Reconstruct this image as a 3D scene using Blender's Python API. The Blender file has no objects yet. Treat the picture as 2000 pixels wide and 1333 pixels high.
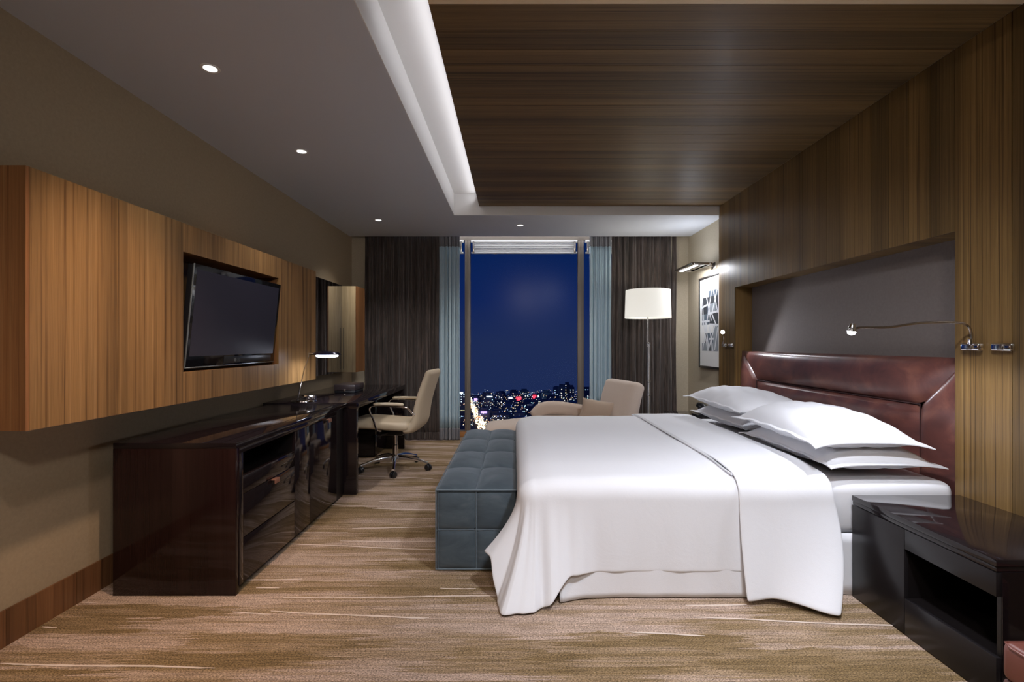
import bpy, bmesh, math, random
from mathutils import Vector, Matrix
random.seed(7)
PI = math.pi
S = bpy.context.scene
C = S.collection

# ------------------------------------------------------------------ camera, world, exposure
cam_d = bpy.data.cameras.new('camera'); cam = bpy.data.objects.new('camera', cam_d); C.objects.link(cam)
cam.location = (0, 0, 1.237); cam.rotation_euler = (PI/2, 0, 0)
cam_d.sensor_width = 36; cam_d.lens = 36*980/2000; cam_d.shift_x = -.0015; cam_d.shift_y = .00275
cam_d.clip_end = 6000; cam_d.clip_start = .05
S.camera = cam
S.view_settings.view_transform = 'Standard'; S.view_settings.look = 'None'
S.view_settings.gamma = 1; S.view_settings.exposure = .5; S.view_settings.use_curve_mapping = False
S.cycles.use_denoising = True
S.cycles.max_bounces = 8; S.cycles.diffuse_bounces = 5; S.cycles.glossy_bounces = 5
S.cycles.transmission_bounces = 6; S.cycles.transparent_max_bounces = 12
S.cycles.sample_clamp_indirect = 6; S.cycles.caustics_reflective = False; S.cycles.caustics_refractive = False

w = bpy.data.worlds.new('dusk_sky'); S.world = w; w.use_nodes = True
nt = w.node_tree; nt.nodes.clear()
wo = nt.nodes.new('ShaderNodeOutputWorld'); bg = nt.nodes.new('ShaderNodeBackground')
tc = nt.nodes.new('ShaderNodeTexCoord'); sp = nt.nodes.new('ShaderNodeSeparateXYZ'); rp = nt.nodes.new('ShaderNodeValToRGB')
nt.links.new(tc.outputs['Generated'], sp.inputs[0]); nt.links.new(sp.outputs['Z'], rp.inputs[0])
nt.links.new(rp.outputs[0], bg.inputs[0]); nt.links.new(bg.outputs[0], wo.inputs[0])
rp.color_ramp.elements[0].position = 0.0; rp.color_ramp.elements[0].color = (.0085, .017, .062, 1)
rp.color_ramp.elements[1].position = .25; rp.color_ramp.elements[1].color = (.0003, .0088, .056, 1)
e = rp.color_ramp.elements.new(.09); e.color = (.0025, .011, .066, 1)

LIGHTS = []
def lamp(kind, name, loc, power, col, size=.05, rot=None, target=None, **k):
    d = bpy.data.lights.new(name, kind); d.energy = power; d.color = col
    o = bpy.data.objects.new(name, d); C.objects.link(o); o.location = loc
    if kind == 'AREA':
        d.size = size
        if 'size_y' in k: d.shape = 'RECTANGLE'; d.size_y = k['size_y']
        if 'spread' in k: d.spread = k['spread']
    else: d.shadow_soft_size = size
    if kind == 'SPOT':
        d.spot_size = math.radians(k.get('angle', 90)); d.spot_blend = k.get('blend', .6)
    if rot: o.rotation_euler = rot
    if target is not None:
        o.rotation_euler = (Vector(target)-Vector(loc)).to_track_quat('-Z', 'Y').to_euler()
    return o
WARM = (1, .70, .50); NEUT = (1, .93, .88); COOL = (.86, .9, 1.0)
# recessed downlights: the four in view, an unseen warm one; then added fill spots nearer the camera
for (x, y, p, c) in [(-1.505, 2.49, 10, NEUT), (-1.506, 3.565, 20, NEUT), (-1.492, 5.54, 34, NEUT), (.077, 5.78, 42, NEUT)]:
    lamp('SPOT', 'downlight_or_fill_beam', (x, y, 2.585), p, c, .04, angle=(88 if y < 5 else 105) if x < 0 else 130, blend=.9)
lamp('SPOT', 'downlight_or_fill_beam', (-.95, 1.92, 2.58), 80, (1, .70, .50), .05, target=(-1.70, 2.3, .60), angle=70, blend=.9)
lamp('SPOT', 'downlight_or_fill_beam', (-.6, .9, 2.58), 55, (1, .78, .68), .10, target=(-.5, 2.1, 0), angle=120, blend=.8)  # added warm fill spot over the near carpet, no fixture
lamp('SPOT', 'downlight_or_fill_beam', (.9, 1.2, 2.58), 175, COOL, .10, target=(1.0, 3.3, .3), angle=100, blend=.8)  # added cool fill spot to brighten the bed, no fixture
lamp('SPOT', 'downlight_or_fill_beam', (.3, -.5, 2.58), 130, NEUT, .15, target=(.2, 2.6, .6), angle=120, blend=.8)  # added soft fill spot behind the camera, no fixture
# cove lighting above the timber ceiling panel
lamp('AREA', 'cove_light', (-.40, 3.75, 2.765), 1.5, (.93, .93, 1.0), .05, rot=(0, math.radians(120), 0), size_y=3.1)
lamp('AREA', 'cove_light', (.9, 5.30, 2.715), 2.0, (1, .85, .68), 2.3, rot=(math.radians(100), 0, 0), size_y=.03)

lamp('AREA', 'curtain_pocket_light', (.15, 6.60, 2.78), 5, (.95, .95, 1), 3.2, rot=(math.radians(-8), 0, 0), size_y=.04)

# ------------------------------------------------------------------ helpers
def link(o, parent=None):
    C.objects.link(o)
    if parent is not None:
        o.parent = parent
        if parent.type == 'EMPTY': o.matrix_parent_inverse = Matrix.Translation(-Vector(parent.location))
    return o
def tag(o, label, cat, group=None):
    o['label'] = label; o['category'] = cat
    if group: o['group'] = group
    return o
def thing(name, loc, label, cat, group=None):
    o = bpy.data.objects.new(name, None); o.location = loc; o.empty_display_size = .1
    C.objects.link(o); return tag(o, label, cat, group)
def struct(o): o['kind'] = 'structure'; return o
def stuff(o): o['kind'] = 'stuff'; return o

class MB:
    def __init__(s): s.bm = bmesh.new()
    def box(s, x0, x1, y0, y1, z0, z1, bev=0, seg=2):
        v = [s.bm.verts.new((x, y, z)) for x in (x0, x1) for y in (y0, y1) for z in (z0, z1)]
        f = [(0,1,3,2),(4,6,7,5),(0,4,5,1),(2,3,7,6),(0,2,6,4),(1,5,7,3)]
        fs = [s.bm.faces.new([v[i] for i in q]) for q in f]
        if bev:
            es = list({e for q in fs for e in q.edges})
            bmesh.ops.bevel(s.bm, geom=es, offset=bev, segments=seg, profile=.5, affect='EDGES')
        return s
    def prism(s, pts, a, b, axis='y'):
        def P(p, t):
            return {'y': (p[0], t, p[1]), 'x': (t, p[0], p[1]), 'z': (p[0], p[1], t)}[axis]
        A = [s.bm.verts.new(P(p, a)) for p in pts]; B = [s.bm.verts.new(P(p, b)) for p in pts]
        n = len(pts); s.bm.faces.new(A); s.bm.faces.new(B[::-1])
        for i in range(n): s.bm.faces.new([A[i], B[i], B[(i+1) % n], A[(i+1) % n]])
        return s
    def tube(s, pts, r, n=10, caps=True):
        pts = [Vector(p) for p in pts]; rs = r if isinstance(r, (list, tuple)) else [r]*len(pts)
        rings = []; up = None
        for i, p in enumerate(pts):
            t = (pts[min(i+1, len(pts)-1)]-pts[max(i-1, 0)]).normalized()
            if up is None: up = Vector((0, 0, 1)) if abs(t.z) < .9 else Vector((1, 0, 0))
            a = t.cross(up).normalized(); up = a.cross(t).normalized()
            rings.append([s.bm.verts.new(p+(a*math.cos(q)+up*math.sin(q))*rs[i]) for q in (2*PI*k/n for k in range(n))])
        for A, B in zip(rings, rings[1:]):
            for k in range(n): s.bm.faces.new([A[k], A[(k+1) % n], B[(k+1) % n], B[k]])
        if caps: s.bm.faces.new(rings[0][::-1]); s.bm.faces.new(rings[-1])
        return s
    def lathe(s, prof, c=(0, 0, 0), n=32, axis=None):
        c = Vector(c); M = Vector((0, 0, 1)).rotation_difference(Vector(axis or (0, 0, 1))).to_matrix()
        rings = []
        for r, z in prof:
            if r < 1e-5: rings.append([s.bm.verts.new(c+M@Vector((0, 0, z)))])
            else: rings.append([s.bm.verts.new(c+M@Vector((r*math.cos(2*PI*k/n), r*math.sin(2*PI*k/n), z))) for k in range(n)])
        for A, B in zip(rings, rings[1:]):
            for k in range(n):
                q = [A[k % len(A)], A[(k+1) % len(A)], B[(k+1) % len(B)], B[k % len(B)]]
                u = []
                for v in q:
                    if v not in u: u.append(v)
                if len(u) > 2: s.bm.faces.new(u)
        return s
    def grid(s, fn, nu, nv, close_v=False):
        V = [[s.bm.verts.new(fn(i/nu, j/nv)) for j in range(nv+(0 if close_v else 1))] for i in range(nu+1)]
        m = len(V[0])
        for i in range(nu):
            for j in range(nv):
                s.bm.faces.new([V[i][j], V[i+1][j], V[i+1][(j+1) % m], V[i][(j+1) % m]])
        return V
    def sweep(s, path, w, t, n=24, p=4, ends=.02, side=Vector((0, 1, 0))):
        """rounded slab: a superellipse section (width w along side, thickness t) swept along path, with rounded ends"""
        P = [Vector(q) for q in path]; rings = []
        d = [0]
        for a, b in zip(P, P[1:]): d.append(d[-1]+(b-a).length)
        L = d[-1]
        def at(x):
            for i in range(len(P)-1):
                if x <= d[i+1]+1e-9: return P[i].lerp(P[i+1], (x-d[i])/max(1e-9, d[i+1]-d[i]))
            return P[-1]
        N = max(14, len(P)*3); st = [L*i/N for i in range(N+1)]
        st = sorted(set([ends*(1-math.cos(PI/2*k/5)) for k in range(6)]+[L-ends*(1-math.cos(PI/2*k/5)) for k in range(6)]+[q for q in st if ends < q < L-ends]))
        for x in st:
            c = at(x); tg = (at(min(L, x+.01))-at(max(0, x-.01))).normalized()
            nn = side.cross(tg).normalized()
            e_ = min(x, L-x); k = 1 if e_ >= ends else math.sqrt(max(0, 1-(1-e_/ends)**2))
            tt = (t(x/L) if callable(t) else t)/2; ww = (w(x/L) if callable(w) else w)/2
            ww = ww-(1-k)*min(ends, ww); tt = tt*max(k, .15)
            ring = []
            for q in range(n):
                a = 2*PI*q/n; ca, sa = math.cos(a), math.sin(a)
                # rounded edge: keep corner radius equal to the half thickness
                rr = min(tt, ww)
                xx = math.copysign(abs(ca)**(2/p), ca); zz = math.copysign(abs(sa)**(2/2.6), sa)
                ring.append(s.bm.verts.new(c+side*xx*ww+nn*zz*tt))
            rings.append(ring)
        for A, B in zip(rings, rings[1:]):
            for k in range(n): s.bm.faces.new([A[k], A[(k+1) % n], B[(k+1) % n], B[k]])
        s.bm.faces.new(rings[0][::-1]); s.bm.faces.new(rings[-1])
        return s
    def puff(s, q, nrm, depth, base=.0, nu=14, nv=14, p=5, bot=True, f=None):
        """padded quadrilateral patch: corners q (4), bulging by depth along nrm"""
        q = [Vector(x) for x in q]; nrm = Vector(nrm)
        def fn(u, v):
            P = q[0].lerp(q[1], u).lerp(q[3].lerp(q[2], u), v)
            h = ((1-abs(2*u-1)**p)*(1-abs(2*v-1)**p))
            h = max(0, h)**.5
            return P+nrm*(base+depth*h+(f(u, v) if f else 0))
        V = s.grid(fn, nu, nv)
        if bot:
            W = [[None]*(nv+1) for _ in range(nu+1)]
            ring = [(i, 0) for i in range(nu+1)]+[(nu, j) for j in range(1, nv+1)]+[(i, nv) for i in range(nu-1, -1, -1)]+[(0, j) for j in range(nv-1, 0, -1)]
            low = [s.bm.verts.new(V[i][j].co-nrm*(base+.004)) for i, j in ring]
            for k in range(len(ring)):
                a = V[ring[k][0]][ring[k][1]]; b = V[ring[(k+1) % len(ring)][0]][ring[(k+1) % len(ring)][1]]
                s.bm.faces.new([b, a, low[k], low[(k+1) % len(low)]])
            s.bm.faces.new(low)
        return s
    def build(s, name, m, parent=None, smooth=True, M=None):
        if M is not None: bmesh.ops.transform(s.bm, matrix=M, verts=s.bm.verts)
        bmesh.ops.remove_doubles(s.bm, verts=s.bm.verts, dist=1e-6)
        bmesh.ops.recalc_face_normals(s.bm, faces=s.bm.faces)
        me = bpy.data.meshes.new(name)
        if smooth:
            for f in s.bm.faces: f.smooth = True
            for e_ in s.bm.edges:
                if len(e_.link_faces) == 2 and e_.calc_face_angle(0) > .62: e_.smooth = False
        s.bm.to_mesh(me); s.bm.free()
        ml = m if isinstance(m, (list, tuple)) else [m]
        for k in ml: me.materials.append(k)
        return link(bpy.data.objects.new(name, me), parent)
def B(name, m, parent, x0, x1, y0, y1, z0, z1, bev=0.0, seg=2):
    return MB().box(x0, x1, y0, y1, z0, z1, bev, seg).build(name, m, parent, smooth=bev > 0)

# ------------------------------------------------------------------ materials
def srgb(r, g, b):
    f = lambda c: ((c/255+.055)/1.055)**2.4 if c/255 > .04045 else c/255/12.92
    return (f(r), f(g), f(b), 1)
def base(name, col, rough=.5, metal=0, **k):
    m = bpy.data.materials.new(name); m.use_nodes = True
    b = m.node_tree.nodes['Principled BSDF']
    b.inputs['Base Color'].default_value = col; b.inputs['Roughness'].default_value = rough; b.inputs['Metallic'].default_value = metal
    for a, v in k.items(): b.inputs[a.replace('_', ' ')].default_value = v
    return m, m.node_tree, b
def N(nt, t, **k):
    n = nt.nodes.new(t)
    for a, v in k.items(): setattr(n, a, v)
    return n
def coords(nt, scale, objrand=False, rot=None):
    t = N(nt, 'ShaderNodeTexCoord'); mp = N(nt, 'ShaderNodeMapping'); mp.inputs['Scale'].default_value = scale
    if rot: mp.inputs['Rotation'].default_value = rot
    nt.links.new(t.outputs['Object'], mp.inputs[0])
    if objrand:
        oi = N(nt, 'ShaderNodeObjectInfo'); m2 = N(nt, 'ShaderNodeMath', operation='MULTIPLY'); m2.inputs[1].default_value = 60
        nt.links.new(oi.outputs['Random'], m2.inputs[0]); nt.links.new(m2.outputs[0], mp.inputs['Location'])
    return mp.outputs[0]
def noise(nt, vec, scale=1, detail=3, rough=.55, dist=0):
    n = N(nt, 'ShaderNodeTexNoise'); n.inputs['Scale'].default_value = scale; n.inputs['Detail'].default_value = detail
    n.inputs['Roughness'].default_value = rough; n.inputs['Distortion'].default_value = dist
    nt.links.new(vec, n.inputs['Vector']); return n.outputs['Fac']
def ramp(nt, fac, stops, interp='LINEAR'):
    r = N(nt, 'ShaderNodeValToRGB'); r.color_ramp.interpolation = interp
    el = r.color_ramp.elements
    while len(el) < len(stops): el.new(.5)
    for e_, (p, c) in zip(el, stops): e_.position = p; e_.color = c if len(c) == 4 else (*c, 1)
    nt.links.new(fac, r.inputs[0]); return r.outputs[0]
def mix(nt, a, b, f, mode='MIX'):
    n = N(nt, 'ShaderNodeMix', data_type='RGBA', blend_type=mode)
    for s_, v in ((n.inputs['Factor'], f), (n.inputs[6], a), (n.inputs[7], b)):
        if hasattr(v, 'links'): nt.links.new(v, s_)
        else: s_.default_value = v
    return n.outputs[2]
def bump(nt, b, h, strength=.2, dist=.002):
    n = N(nt, 'ShaderNodeBump'); n.inputs['Strength'].default_value = strength; n.inputs['Distance'].default_value = dist
    nt.links.new(h, n.inputs['Height']); nt.links.new(n.outputs[0], b.inputs['Normal'])
def G(v): return (v, v, v, 1)

def wood(name, axis, dark, mid, light, rough=.38, var=.35, coat=0.0, rnd=True, fine=1.0):
    """straight-grained veneer, grain running along axis"""
    m, nt, b = base(name, mid, rough)
    a, c = 46*fine, .55
    sc = {'x': (c, a, a), 'y': (a, c, a), 'z': (a, a, c)}[axis]
    sc2 = {'x': (.12, 6, 6), 'y': (6, .12, 6), 'z': (6, 6, .12)}[axis]
    sc3 = {'x': (6, 300, 300), 'y': (300, 6, 300), 'z': (300, 300, 6)}[axis]
    v1 = coords(nt, sc, rnd); v2 = coords(nt, sc2, rnd); v3 = coords(nt, sc3)
    f1 = noise(nt, v1, 1, 4, .6, .3); f2 = noise(nt, v2, 1, 3, .5, .4); f3 = noise(nt, v3, 1, 2)
    c1 = ramp(nt, f1, [(.32, dark), (.46, mid), (.56, mid), (.70, light)])
    c2 = ramp(nt, f2, [(.32, G(.64)), (.48, G(.95)), (.7, G(1.18))])
    c3 = ramp(nt, f3, [(.35, G(.86)), (.6, G(1.05))])
    o = mix(nt, c1, c2, 1.0, 'MULTIPLY'); o = mix(nt, o, c3, 1.0, 'MULTIPLY')
    if rnd and var:
        oi = N(nt, 'ShaderNodeObjectInfo'); rr = ramp(nt, oi.outputs['Random'], [(0, (1-var*.8, 1-var*.8, 1-var*.8)), (.5, (1, .98, .95)), (1, (1+var*.4, 1+var*.3, 1+var*.1))])
        o = mix(nt, o, rr, 1.0, 'MULTIPLY')
    nt.links.new(o, b.inputs['Base Color']); b.inputs['Coat Weight'].default_value = coat; b.inputs['Coat Roughness'].default_value = .25
    b.inputs['Specular IOR Level'].default_value = .3
    bump(nt, b, f3, .12, .001)
    return m
TK = [(.13, .064, .020, 1), (.34, .192, .073, 1), (.47, .285, .125, 1)]
M_teak_z = wood('teak_vertical', 'z', *TK)
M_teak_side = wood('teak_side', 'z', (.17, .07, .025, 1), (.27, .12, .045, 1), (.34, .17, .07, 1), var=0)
TW = [(.050, .027, .009, 1), (.160, .096, .034, 1), (.225, .142, .057, 1)]
M_wall_z = wood('zebrano_vertical', 'z', *TW, rough=.42, var=.3, coat=.10, fine=2.3)
M_wall_x = wood('zebrano_ceiling', 'x', *TW, rough=.48, var=.25, coat=.04, fine=2.3)
M_base_z = wood('baseboard_wood', 'z', (.10, .045, .02, 1), (.19, .09, .04, 1), (.25, .13, .06, 1), var=.3)
M_sill = base('sill_timber', (.45, .2, .06, 1), .4)[0]

def fabric(name, col, rough=.9, sc=500, amt=.12, bmp=.25, sheen=0.0, patch=0.0):
    m, nt, b = base(name, col, rough)
    v = coords(nt, (1, 1, 1)); f = noise(nt, v, sc, 2)
    o = mix(nt, col, tuple(c*(1-amt) for c in col[:3])+(1,), f)
    if patch:
        g = noise(nt, v, 5, 3, .6, .8); k = ramp(nt, g, [(.35, G(1-patch)), (.65, G(1+patch*.6))]); o = mix(nt, o, k, 1.0, 'MULTIPLY')
    nt.links.new(o, b.inputs['Base Color']); b.inputs['Sheen Weight'].default_value = sheen
    if bmp: bump(nt, b, f, bmp, .001)
    return m
def linen(name, col):
    m, nt, b = base(name, col, .72)
    g = noise(nt, coords(nt, (5, 4, 5)), 1, 4, .55, 1.0); f = noise(nt, coords(nt, (1, 1, 1)), 260, 2)
    h = mix(nt, g, f, .12); bump(nt, b, h, .22, .010); b.inputs['Sheen Weight'].default_value = .1; return m
def wallpaper(name, col):
    m, nt, b = base(name, col, .8)
    v = coords(nt, (60, 60, 60)); f = noise(nt, v, 1, 6, .7)
    v2 = coords(nt, (1, 1, 1)); f2 = noise(nt, v2, 220, 2)
    c = ramp(nt, f, [(.35, tuple(x*.93 for x in col[:3])), (.65, tuple(x*1.06 for x in col[:3]))])
    nt.links.new(c, b.inputs['Base Color']); bump(nt, b, f2, .25, .001); return m
M_wallL = wallpaper('beige_wallpaper', (.34, .265, .17, 1))
M_wallR = wallpaper('cream_wallpaper', (.46, .40, .30, 1))
M_ceil = base('ceiling_paint', (.62, .645, .70, 1), .9)[0]
M_cove = base('cove_paint', (.78, .765, .74, 1), .85)[0]
M_recess = wallpaper('taupe_fabric', (.155, .128, .115, 1))
M_trim = base('maple_edge', (.85, .66, .42, 1), .5)[0]

# carpet
def carpet():
    m, nt, b = base('striped_carpet', (.3, .2, .1, 1), .95)
    def M(op, a, b_=None, c_=None):
        n = N(nt, 'ShaderNodeMath', operation=op)
        for q, v in zip(n.inputs, (a, b_, c_)):
            if v is None: continue
            if hasattr(v, 'links'): nt.links.new(v, q)
            else: q.default_value = v
        return n.outputs[0]
    def wn(a, b_=None):
        n = N(nt, 'ShaderNodeTexWhiteNoise', noise_dimensions='2D'); cb = N(nt, 'ShaderNodeCombineXYZ')
        nt.links.new(a, cb.inputs[0])
        if b_ is not None: nt.links.new(b_, cb.inputs[1])
        nt.links.new(cb.outputs[0], n.inputs['Vector']); return n.outputs['Value']
    tx = N(nt, 'ShaderNodeTexCoord'); sx = N(nt, 'ShaderNodeSeparateXYZ'); nt.links.new(tx.outputs['Object'], sx.inputs[0]); X, Y = sx.outputs['X'], sx.outputs['Y']
    w1 = noise(nt, coords(nt, (1.2, 4, 1)), 1, 2); rag = noise(nt, coords(nt, (.8, 75, 1)), 1, 1, .6); rag2 = noise(nt, coords(nt, (9, 60, 1)), 1, 2, .6)
    def layer(fy, fx, off, ragk):
        yy = M('ADD', M('MULTIPLY', Y, fy), M('MULTIPLY_ADD', w1, 1.1, M('MULTIPLY', rag2, .5))); row = M('FLOOR', yy)
        rr = wn(M('ADD', row, off)); xx = M('ADD', M('MULTIPLY', X, fx), M('MULTIPLY_ADD', rr, 17.0, M('MULTIPLY', rag, ragk)))
        return wn(M('ADD', row, off+.5), M('FLOOR', xx))
    l1 = layer(8.5, 1.25, 3.0, .9); l2 = layer(24, 1.9, 40.0, 1.0); l3 = layer(60, 3.2, 90.0, 1.0)
    val = M('ADD', M('MULTIPLY', l1, .52), M('ADD', M('MULTIPLY', l2, .28), M('MULTIPLY', l3, .20)))
    n3 = noise(nt, coords(nt, (130, 240, 1)), 1, 2, .8); n4 = noise(nt, coords(nt, (7, 170, 1)), 1, 2, .6)
    c = ramp(nt, val, [(.24, (.205, .138, .066, 1)), (.42, (.275, .190, .104, 1)), (.56, (.350, .248, .162, 1)), (.74, (.470, .350, .275, 1))])
    k = ramp(nt, n3, [(.34, G(.30)), (.66, G(1.65))]); o = mix(nt, c, k, 1.0, 'MULTIPLY')
    k4 = ramp(nt, n4, [(.36, G(.72)), (.58, G(1.08))]); o = mix(nt, o, k4, 1.0, 'MULTIPLY')
    nt.links.new(o, b.inputs['Base Color']); b.inputs['Specular IOR Level'].default_value = .1
    bump(nt, b, n3, .5, .003); return m
M_carpet = carpet()
M_yarn = fabric('pale_yarn', (.80, .66, .56, 1), .95, 700, .3)
M_white = linen('white_cotton', (.80, .81, .84, 1))
M_white2 = linen('white_percale', (.78, .785, .81, 1))
M_lacquer = base('espresso_lacquer', (.012, .008, .009, 1), .07, Specular_IOR_Level=.5)[0]
M_satin = base('satin_black_front', (.014, .012, .013, 1), .28, Specular_IOR_Level=.3)[0]
M_lacq_in = base('dark_interior', (.008, .006, .006, 1), .4)[0]
M_lacq_side = wood('espresso_veneer', 'z', (.016, .007, .006, 1), (.02, .009, .008, 1), (.024, .011, .009, 1), rough=.06, var=0, coat=0)
M_chrome = base('chrome', (.85, .85, .87, 1), .08, 1)[0]
M_pole = base('polished_pole', (.88, .88, .90, 1), .22, .85)[0]
M_steel = base('brushed_nickel', (.5, .46, .42, 1), .25, 1)[0]
M_black = base('black_plastic', (.012, .012, .014, 1), .3)[0]
M_gloss_black = base('gloss_black', (.006, .006, .008, 1), .06)[0]
M_screen = base('screen_glass', (.036, .032, .048, 1), .40, Specular_IOR_Level=.5)[0]
M_glasslip = base('clear_bezel_edge', (.35, .4, .42, 1), .1, .6)[0]
M_mirror = base('mirror_glass', (.55, .55, .57, 1), .02, 1)[0]
M_tab = base('leather_tab', (.22, .10, .065, 1), .6)[0]
M_beige_leather = base('beige_leather', (.60, .49, .34, 1), .45)[0]
M_tan = fabric('oatmeal_upholstery', (.56, .45, .365, 1), .95, 350, .25, .4, .3)
M_tan2 = fabric('sand_cushion_linen', (.52, .40, .30, 1), .95, 500, .25, .4, .3)
def velvet():
    m, nt, b = base('blue_grey_suede', (.09, .13, .16, 1), .85)
    v = coords(nt, (2.5, 3, 6)); g = noise(nt, v, 1.6, 4, .6, 1.2); f = noise(nt, coords(nt, (1, 1, 1)), 400, 2)
    c = ramp(nt, g, [(.3, (.038, .055, .070)), (.55, (.062, .086, .103)), (.75, (.100, .115, .135))])
    nt.links.new(c, b.inputs['Base Color']); b.inputs['Sheen Weight'].default_value = .25; b.inputs['Sheen Tint'].default_value = (.7, .8, .9, 1); bump(nt, b, f, .2, .001); return m
M_velvet = velvet()
M_piping = base('blue_grey_piping', (.13, .17, .20, 1), .7)[0]
def leather():
    m, nt, b = base('cognac_leather', (.13, .05, .038, 1), .3)
    g = noise(nt, coords(nt, (3, 3, 4)), 1.5, 5, .6, .6); f = noise(nt, coords(nt, (1, 1, 1)), 180, 3)
    c = ramp(nt, g, [(.32, (.065, .026, .024)), (.52, (.115, .042, .034)), (.72, (.20, .078, .052))])
    nt.links.new(c, b.inputs['Base Color']); b.inputs['Coat Weight'].default_value = .3; b.inputs['Coat Roughness'].default_value = .2; bump(nt, b, f, .12, .0006); return m
M_leather = leather()
M_seam = base('dark_seam', (.03, .01, .01, 1), .6)[0]
M_ottoman = base('oxblood_leather', (.20, .062, .045, 1), .4)[0]
def curtain_mat():
    m, nt, b = base('brown_striated_drape', (.06, .045, .04, 1), .5)
    f1 = noise(nt, coords(nt, (42, 42, 2.6)), 1, 5, .68, 1.4); f2 = noise(nt, coords(nt, (140, 140, 5)), 1, 3, .6)
    c = ramp(nt, f1, [(.30, (.012, .008, .007)), (.47, (.050, .035, .028)), (.60, (.085, .062, .052)), (.76, (.17, .125, .105))])
    k = ramp(nt, f2, [(.35, G(.6)), (.65, G(1.3))]); o = mix(nt, c, k, 1.0, 'MULTIPLY')
    nt.links.new(o, b.inputs['Base Color']); b.inputs['Sheen Weight'].default_value = .3; bump(nt, b, f1, .6, .006); return m
M_drape = curtain_mat()
def sheer(name, col, tr):
    m = bpy.data.materials.new(name); m.use_nodes = True; nt = m.node_tree; b = nt.nodes['Principled BSDF']; out = nt.nodes['Material Output']
    b.inputs['Base Color'].default_value = col; b.inputs['Roughness'].default_value = .9
    t = N(nt, 'ShaderNodeBsdfTransparent'); mx = N(nt, 'ShaderNodeMixShader'); mx.inputs[0].default_value = tr
    nt.links.new(b.outputs[0], mx.inputs[1]); nt.links.new(t.outputs[0], mx.inputs[2]); nt.links.new(mx.outputs[0], out.inputs[0]); return m
M_sheer = sheer('pale_blue_voile', (.55, .70, .78, 1), .12)
M_sheer_shade = sheer('shaded_voile_band', (.27, .27, .29, 1), .05)  # greyer voile: shadow at the top and dark sill behind, painted into the colour
M_frame = base('bronze_window_frame', (.24, .205, .17, 1), .5, .2)[0]
M_blind = base('pale_blind', (.82, .82, .80, 1), .7)[0]
def glass():
    m = bpy.data.materials.new('window_glass'); m.use_nodes = True; nt = m.node_tree; nt.nodes.clear()
    o = N(nt, 'ShaderNodeOutputMaterial'); t = N(nt, 'ShaderNodeBsdfTransparent'); g = N(nt, 'ShaderNodeBsdfGlossy'); g.inputs['Roughness'].default_value = .22
    mx = N(nt, 'ShaderNodeMixShader'); mx.inputs[0].default_value = .003
    nt.links.new(t.outputs[0], mx.inputs[1]); nt.links.new(g.outputs[0], mx.inputs[2]); nt.links.new(mx.outputs[0], o.inputs[0]); return m
M_glass = glass()
def emit(name, col, st):
    m = bpy.data.materials.new(name); m.use_nodes = True; b = m.node_tree.nodes['Principled BSDF']
    b.inputs['Base Color'].default_value = (.8, .8, .8, 1); b.inputs['Emission Color'].default_value = (*col, 1); b.inputs['Emission Strength'].default_value = st; return m
M_led = emit('led_white', (.92, .94, 1), 30)
M_led_soft = emit('led_strip', (.85, .88, 1), 6)
M_desk_led = emit('desk_lamp_diffuser', (.80, .84, 1), 9)
M_down = emit('downlight_lens', (1, .95, .92), 3.5)
M_shade = emit('linen_shade', (1, .96, .84), .40)
M_mat = base('passepartout', (.78, .78, .78, 1), .8)[0]
M_frame_dark = base('dark_picture_frame', (.02, .016, .015, 1), .35)[0]

# ------------------------------------------------------------------ setting
XL, XR, XA, H = -2.085, 2.25, 2.19, 2.605
YF, YW = 6.464, 6.76
fl = struct(B('floor', M_carpet, None, -2.25, 2.6, -1.8, 6.95, -.12, 0))
stripes = [(-1.982,1.937,-1.136,1.912),(-2.056,2.188,-1.986,2.184),(-2.058,2.396,-1.99,2.396),(-1.294,2.309,-1.111,2.287),(-1.121,2.318,-.398,2.253),(-1.12,2.439,-.083,2.459),(-1.419,2.624,-1.108,2.635),(-1.418,3.285,-1.083,3.276),(-1.405,3.1,-.407,3.001),(-1.086,3.141,-.425,3.132),(-1.079,3.358,-.46,3.386),(-1.406,3.848,-1.058,3.812),(-1.06,3.765,-.544,3.73),(-1.053,3.923,-.576,3.949),(-1.302,4.224,-.61,4.18),(-1.501,4.699,-.74,4.592),(.814,2.266,1.884,2.18),(.496,2.149,.809,2.119),(.814,2.368,1.104,2.377),(-.492,2.262,-.38,2.257),(-1.609,5.203,-.819,5.248),(-1.473,5.942,-.723,6.001),(-1.033,4.989,-.626,4.989),(-1.621,5.612,-1.157,5.586),(-1.302,2.536,-1.185,2.536),(-.37,2.536,-.189,2.531)]
rs = random.Random(3)
for k in range(16):   # the same accents where the furniture or the frame hides them
    x = rs.uniform(-1.9, 1.6); y = rs.uniform(-1.5, 1.75); l = rs.uniform(.3, 1.1); stripes.append((x, y, x+l, y+rs.uniform(-.04, .04)))
mb = MB()
for (x0, y0, x1, y1) in stripes:
    n = max(3, int((x1-x0)/.03)); V = []
    for i in range(n+1):
        t = i/n; x = x0+(x1-x0)*t; y = y0+(y1-y0)*t+rs.uniform(-.0012, .0012)+.003*math.sin(x*9+y0*30)
        wd = .0050*(.75+.5*rs.random())*(min(1, 8*t+.3))*(min(1, 8*(1-t)+.3))
        V.append([mb.bm.verts.new((x, y-wd, .0015)), mb.bm.verts.new((x, y, .0035)), mb.bm.verts.new((x, y+wd, .0015))])
    for a, b_ in zip(V, V[1:]):
        mb.bm.faces.new([a[0], b_[0], b_[1], a[1]]); mb.bm.faces.new([a[1], b_[1], b_[2], a[2]])
stuff(mb.build('raised_yarn_line', M_yarn, fl))

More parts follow.
